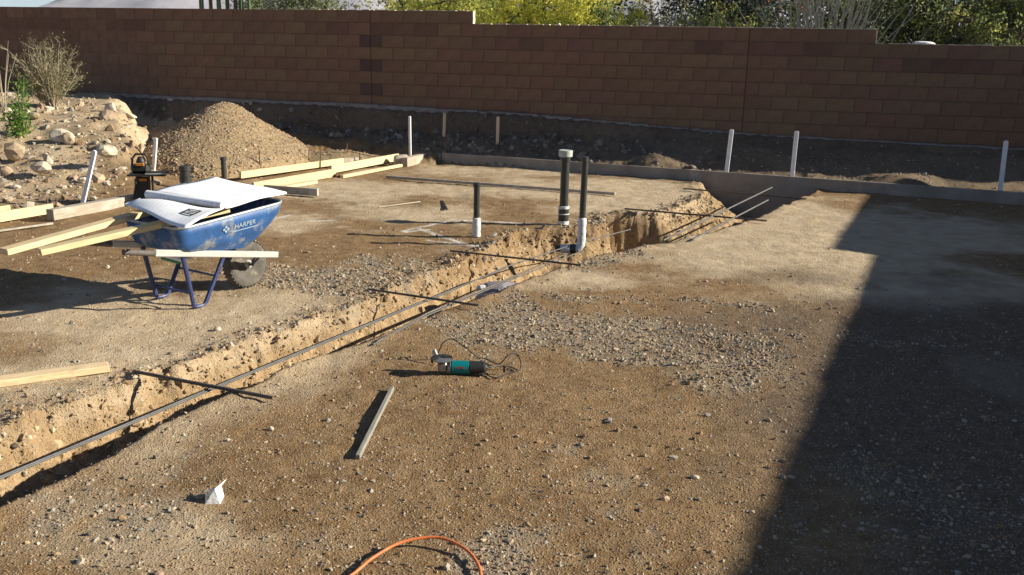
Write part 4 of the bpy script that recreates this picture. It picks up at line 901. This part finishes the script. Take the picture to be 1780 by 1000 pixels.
crumple('plastic_wrap', M_clamp, g(845, 500, -.03)+Vector((-.02, .03, -.03)), .055, .05, .04, 9, 'pale torn bag corner lying against the crumpled plastic', 'bag', 2)
for px, py, r_, lab in ((378, 575, .018, 'pale pebble alone on the dirt below the wheelbarrow'), (1208, 832, .012, 'small pale stone in the open foreground dirt'), (470, 747, .010, 'small tan pebble on the near lip of the trench')):
    crumple('pebble', M_boulder, g(px, py)+Vector((0, 0, r_*.5)), r_*1.2, r_, r_*.8, int(px), lab, 'pebble', 2)
# small bits on top of the wall
p = wall_pt(21.6*BW, -.05, WA.z-2*BH+.02); crumple('plastic_scrap', M_tissue, p, .16, .05, .02, 4, 'torn white plastic scrap lying on the lowest part of the wall top', 'scrap', 2, amp=.6)
p = wall_pt(8.1*BW, -.05, WA.z-BH+.018); crumple('pebble', M_tissue, p, .022, .02, .016, 6, 'white pebble on the middle part of the wall top', 'pebble', 2)

# boulders on the rise
BL = [(28, 268, .20, .12, M_boulderb, 'large brown boulder at the far left edge of the rise', .25), (66, 286, .17, .08, M_boulder, 'flat pale boulder below the green plant', .14), (108, 238, .17, .09, M_boulder, 'rounded pale boulder above a dark shadow', .36),
      (122, 241, .10, .09, M_boulderb, 'brown stone leaning on the rounded pale boulder', .35), (152, 228, .26, .10, M_boulder, 'long pale boulder sloping towards the pit', .40), (182, 263, .14, .08, M_boulder, 'white boulder behind the leaning stake', .25),
      (170, 308, .12, .07, M_boulder, 'small pale boulder beside the leaning stake', .08), (17, 194, .17, .13, M_boulder, 'tan boulder behind the green plant by the frame edge', .58), (196, 190, .13, .12, M_boulder, 'pale rock sitting highest on the planted rise', .62),
      (222, 200, .26, .10, M_boulder, 'broad pale slab at the edge of the pit', .60), (240, 187, .10, .10, M_boulder, 'upright pale rock beside the broad slab', .64), (186, 203, .16, .09, M_boulderb, 'brown rock in front of the highest pale rock', .58),
      (238, 214, .20, .13, M_boulderb, 'rusty brown rock overhanging the pit', .52), (148, 315, .10, .05, M_boulder, 'low pale stone at the foot of the rise', .05), (22, 325, .07, .04, M_boulder, 'small pale stone near the left edge', .04),
      (100, 358, .12, .05, M_boulderb, 'low brown stone just behind the grey beam', .02), (60, 205, .14, .09, M_boulderb, 'brown stone under the dry bush', .56), (12, 300, .12, .08, M_boulderb, 'brown broken rock at the left edge below the largest boulder', .12)]
for i, (px, py, rx, rz_, mt, lab, z) in enumerate(BL):
    p = g(px, py, z); hgt_ = tz(p.x, p.y); # slide along the ray until it meets the slope
    for _ in range(25):
        z = .5*z+.5*(tz(p.x, p.y)+rz_*.35); p = g(px, py, z)
        if p.y > 17.2: p.y = 17.2; break
    crumple('boulder', mt, p, rx*.66, rx*.55, rz_*.80, 40+i, lab, 'boulder', 2, amp=.6)

# ------------------------------------------------------------------ plants
def leaves(name, C_, size, cols, mat, parent, droop=0, **k):
    n = len(C_); a = rng.normal(size=(n, 3)); a /= np.linalg.norm(a, axis=1)[:, None]; b = np.cross(a, rng.normal(size=(n, 3))); b /= np.linalg.norm(b, axis=1)[:, None]
    s = size*rng.uniform(.6, 1.3, (n, 1)); a = a*s; b = b*s*.45
    P = np.stack([C_-a, C_-b*.9, C_+a, C_+b*.9], 1).reshape(-1, 3); Ff = np.arange(n*4).reshape(-1, 4)
    return np_mesh(name, P, Ff, mat, parent, cols=np.repeat(cols, 4, 0), **k)
def tree(name, x, y, h_, w_, palette, pw, nleaf, lsize, label, cat='tree', seed=1, dens=26, trunk_r=.12, low=.15, nb=7, barkm=None, z0=.5):
    r_ = random.Random(seed); root = empty(name, (x, y, z0), label=label, cat=cat); q = MB(); tips = []
    th_ = h_*.22; q.tube([(0, 0, -.3), (.03*h_, 0, th_*.6), (.02*h_, .02*h_, th_)], [trunk_r, trunk_r*.85, trunk_r*.7], 8); q.build('trunk', barkm or M_bark, root, True); q = MB()
    for i in range(nb):
        a = 2*math.pi*i/nb+r_.uniform(-.4, .4); e = r_.uniform(.25, 1.25); L_ = h_*r_.uniform(.5, .8); p0 = Vector((.02*h_, .02*h_, th_*.95)); pts_ = [p0]
        for s in range(1, 5):
            p0 = p0+Vector((math.cos(a)*math.cos(e)*w_/h_*.75, math.sin(a)*math.cos(e)*w_/h_*.75, math.sin(e)))*L_/4; a += r_.uniform(-.35, .35); e += r_.uniform(-.25, .2); pts_.append(p0)
            for _ in range(3):
                d = Vector((r_.gauss(0, 1), r_.gauss(0, 1), r_.gauss(.2, .8))).normalized()*h_*r_.uniform(.08, .22); q.tube([p0, p0+d*.6, p0+d], [trunk_r*.18, trunk_r*.12, trunk_r*.05], 4, False); tips.append(p0+d)
        q.tube(pts_, [trunk_r*.6, trunk_r*.45, trunk_r*.32, trunk_r*.2, trunk_r*.1], 6); tips += pts_[2:]
    q.build('branch', barkm or M_bark, root, True)
    T = np.array([tuple(t) for t in tips]); nleaf = int(nleaf*1.7); lsize *= .85; ci = rng.integers(0, len(T), nleaf); sub = 5
    cl = T[:, None, :]+rng.normal(size=(len(T), sub, 3))*h_*np.array([.075, .075, .06]); C_ = cl[ci, rng.integers(0, sub, nleaf)]+rng.normal(size=(nleaf, 3))*h_*.024
    C_[:, 2] = np.maximum(C_[:, 2], low*h_*.4)
    tone = rng.uniform(.75, 1.25, (len(T), sub)); ti = tone[ci, rng.integers(0, sub, nleaf)]
    tcol = rng.choice(len(palette), (len(T)), p=pw); pc_ = np.where(rng.uniform(size=nleaf) < .7, tcol[ci], rng.choice(len(palette), nleaf, p=pw))
    cols = np.array(palette)[pc_]*ti[:, None]*rng.uniform(.8, 1.2, (nleaf, 1))
    leaves('crown', C_, lsize, cols, M_leaf, root); return root
YEL = (.80, .76, .14); YG = (.55, .55, .13); GR = (.24, .30, .10); DG = (.035, .055, .04); OL = (.17, .18, .10); GY = (.30, .32, .25); OR = (.45, .13, .04)
def behind(px, Y): return (px-890)/FPX*Y*1.03
tree('palo_verde_tree', behind(745, 23), 23, 4.3, 5, [YEL, YG, GR, OL], [.28, .40, .22, .10], 15000, .055, 'yellow green flowering tree above the wall left of the first step', seed=2)
tree('palo_verde_tree', behind(925, 21), 21, 4.1, 3.4, [YEL, YG, GR], [.62, .28, .10], 14000, .055, 'brightest yellow flowering tree just right of the first wall step', seed=4)
tree('mesquite_tree', behind(850, 27), 27, 4.6, 3.5, [YG, GR, OL], [.35, .35, .30], 11000, .06, 'grey green tree rising between the two yellow trees', seed=5)
tree('citrus_tree', behind(1000, 25), 25, 3.9, 1.1, [GR, DG, YG], [.6, .3, .1], 8000, .06, 'small dark green tree right of the brightest yellow tree', seed=6)
tree('palo_verde_bush', behind(1060, 20), 20, 2.45, 2.0, [YEL, YG, GR], [.35, .45, .20], 8000, .05, 'low rounded yellow green shrub peeping over the wall centre', 'shrub', seed=7, z0=.4)
tree('mesquite_tree', behind(1225, 20), 20, 5.2, 3.2, [DG, (.05, .07, .06), OL], [.55, .30, .15], 17000, .055, 'dark blue green tree above the middle of the wall', seed=8)
tree('flowering_shrub', behind(1210, 17.6), 17.6, 2.75, 3.0, [OL, YG, OR, GR], [.42, .22, .10, .26], 9000, .035, 'olive shrub with orange flowers before the dark tree', 'shrub', seed=9, z0=.4)
tree('creosote_bush', behind(1125, 17.4), 17.4, 2.4, 1.4, [GY, (.28, .25, .22), OL], [.5, .25, .25], 4000, .035, 'small grey leaved shrub just behind the wall centre', 'shrub', seed=10, z0=.4)
tree('mesquite_tree', behind(1560, 17.5), 17.5, 4.2, 4.4, [GR, DG, OL, YG], [.35, .35, .22, .08], 16000, .045, 'shaggy dark green tree behind the second wall step', seed=11)
tree('mesquite_tree', behind(1740, 16.4), 16.4, 4.4, 4.2, [GR, YG, OL, DG], [.40, .16, .24, .20], 17000, .045, 'leafy green tree at the right edge above the wall', seed=12)
tree('creosote_bush', behind(1650, 15.4), 15.4, 2.7, 2.6, [GR, YG, DG, OL], [.40, .14, .22, .24], 8000, .035, 'wispy green bush over the lowest part of the wall', 'shrub', seed=15, z0=.4)
tree('mesquite_tree', behind(1420, 22), 22, 4.6, 5, [DG, GR, OL], [.4, .35, .25], 12000, .06, 'dark green tree behind the bundle of ocotillo canes', seed=16)
tree('olive_tree', behind(540, 34), 34, 4.2, 3.0, [GY, GR, OL], [.5, .25, .25], 9000, .08, 'grey green tree beside the cactus stems above the wall', seed=13)
tree('olive_tree', behind(480, 40), 40, 5.2, 3.0, [GY, GR, OL], [.3, .4, .3], 6000, .09, 'small far tree just right of the cactus stems', seed=14)
# ocotillo
oc = empty('ocotillo', (behind(1400, 16.0), 16.4, .45), label='bundle of long bare ocotillo canes fanning up behind the wall', cat='ocotillo'); r_ = random.Random(9)
M_cane = mat_simple('ocotillo_cane', (.42, .40, .32), .9, var=.3, scale=20)
for i in range(85):
    a = r_.uniform(0, 2*math.pi); sp = r_.uniform(.2, 1.5); L_ = r_.uniform(2.4, 3.8); P = [Vector((r_.gauss(0, .28), r_.gauss(0, .15), 0))]
    for s in range(1, 7):
        t = s/6; P.append(P[0]+Vector((math.cos(a)*sp*1.15*t**1.15, math.sin(a)*sp*.9*t**1.15, L_*(t-.12*sp*t*t))))
    MB().tube(P, [.013, .013, .012, .011, .010, .008, .005], 5).build('cane', M_cane, oc, True)
# columnar cactus
cc = empty('columnar_cactus', (behind(412, 30), 30, .4), label='tall columnar cactus with several upright ribbed stems above the wall', cat='cactus')
for px, r0, hh_, mt in ((378, .075, 3.5, M_cactus), (393, .06, 3.3, M_bark), (406, .07, 3.6, M_cactus), (420, .065, 3.4, M_cactus), (433, .06, 3.5, M_bark), (442, .07, 3.2, M_cactus), (455, .05, 3.1, M_cactus)):
    n_ = 16; xx = behind(px, 30)-behind(412, 30); prof = []
    V_ = []
    zs = [0, .3, 1, 2, hh_-.2, hh_-.05, hh_]; rs = [.8, 1, 1.05, 1, .9, .6, .1]
    for z, k_ in zip(zs, rs):
        for i in range(n_): a = 2*math.pi*i/n_; rr_ = r0*k_*(1 if i % 2 else .8); V_.append((xx+rr_*math.cos(a), rr_*math.sin(a), z))
    Fq = [(i*n_+j, i*n_+(j+1) % n_, (i+1)*n_+(j+1) % n_, (i+1)*n_+j) for i in range(len(zs)-1) for j in range(n_)]+[tuple(range((len(zs)-1)*n_, len(zs)*n_))]
    MB().add(V_, Fq).build('stem', mt, cc)
# dry bush at the left
bp_ = g(92, 200, .62); z_ = tz(bp_.x, min(bp_.y, 17)); bp_.y = min(bp_.y, 16.4)
db = empty('dry_bush', (bp_.x, bp_.y, z_), label='dry twiggy olive bush on the rise before the wall', cat='bush'); r_ = random.Random(21); q = MB(); tips = []
for i in range(60):
    a = r_.uniform(0, 2*math.pi); sp = r_.uniform(.1, .85); L_ = r_.uniform(.5, 1.1); p = Vector((r_.gauss(0, .05), r_.gauss(0, .05), 0)); P = [p]; d = Vector((math.cos(a)*sp, math.sin(a)*sp, 1)).normalized()
    for s in range(5):
        p = p+d*L_/5; d = (d+Vector((r_.gauss(0, .12), r_.gauss(0, .12), r_.gauss(.03, .06)))).normalized(); P.append(p)
        for _ in range(3):
            e = (d+Vector((r_.gauss(0, .6), r_.gauss(0, .6), r_.gauss(0, .4)))).normalized(); tl = r_.uniform(.06, .2); q.tube([p, p+e*tl], [.0035, .002], 3, False); tips.append(p+e*tl); tips.append(p+e*tl*.6)
    q.tube(P, [.009, .008, .006, .005, .004, .003], 4, False)
q.build('twigs', M_twig, db, kind='stuff')
T = np.array([tuple(t) for t in tips]); ci = rng.integers(0, len(T), 5200); C_ = T[ci]+rng.normal(size=(5200, 3))*.028
leaves('foliage', C_, .017, np.array([(.26, .25, .12), (.20, .21, .09), (.32, .28, .16)])[rng.integers(0, 3, 5200)], M_leaf, db)
# small green plant
gp = g(38, 268, .28); z_ = tz(gp.x, gp.y)
gpl = empty('green_plant', (gp.x, gp.y, z_), label='young bright green leafy plant at the far left', cat='plant'); q = MB(); tips = []
for i in range(7):
    p = Vector((r_.gauss(0, .03), r_.gauss(0, .03), 0)); P = [p]
    hh_ = r_.uniform(.6, .98) if i < 3 else r_.uniform(.25, .5); dx = r_.uniform(-.10, .10)
    for s in range(1, 6): pz = Vector((p.x+dx*s/5+r_.gauss(0, .015), p.y+r_.gauss(0, .02), hh_*s/5)); P.append(pz); tips += [pz]*2
    q.tube(P, .006, 5)
q.build('stem', mat_simple('green_stem', (.18, .2, .08), .8), gpl)
T = np.array([tuple(t) for t in tips]); C_ = T[rng.integers(0, len(T), 900)]+rng.normal(size=(900, 3))*np.array([.062, .062, .05])
leaves('leaves', C_, .026, np.array([(.12, .25, .03), (.20, .34, .05), (.08, .17, .03)])[rng.integers(0, 3, 900)], M_leaf, gpl)
b = g(44, 290, .2); MB().tube([b, b+Vector((0, 0, .10))], .015, 10).build('irrigation_riser', M_stake, None, True, label='short white irrigation riser below the green plant', cat='riser')
# reddish dry stalks at the very left
st = g(22, 215, .55); st.y = min(st.y, 15.5); ds = empty('dry_stalks', (st.x-.1, st.y, tz(st.x, st.y)), label='few tall thin dry stalks at the left frame edge', cat='plant')
for i in range(9):
    a = r_.uniform(0, 6.28); MB().tube([(0, 0, 0), (math.cos(a)*.10, math.sin(a)*.1, .5), (math.cos(a)*.24+.02, math.sin(a)*.2, r_.uniform(.8, 1.2))], [.008, .006, .003], 5).build('stalk', M_twig, ds)

hz_ = MB().box((0, 0, 224), (8900, 8900, 456)).build('haze', bpy.data.materials.new('haze'), kind='stuff')
hm = hz_.data.materials[0]; hm.use_nodes = True; ht = hm.node_tree; ht.nodes.remove(ht.nodes['Principled BSDF'])
pv = ht.nodes.new('ShaderNodeVolumePrincipled'); pv.inputs['Density'].default_value = .00009; pv.inputs['Color'].default_value = (.88, .92, 1, 1)
ht.links.new(pv.outputs[0], ht.nodes['Material Output'].inputs['Volume'])
print('objects', len(bpy.data.objects), 'tris', sum(len(o.data.polygons)*2 if len(o.data.polygons) and len(o.data.polygons[0].vertices) == 4 else len(o.data.polygons) for o in bpy.data.objects if o.type == 'MESH'))
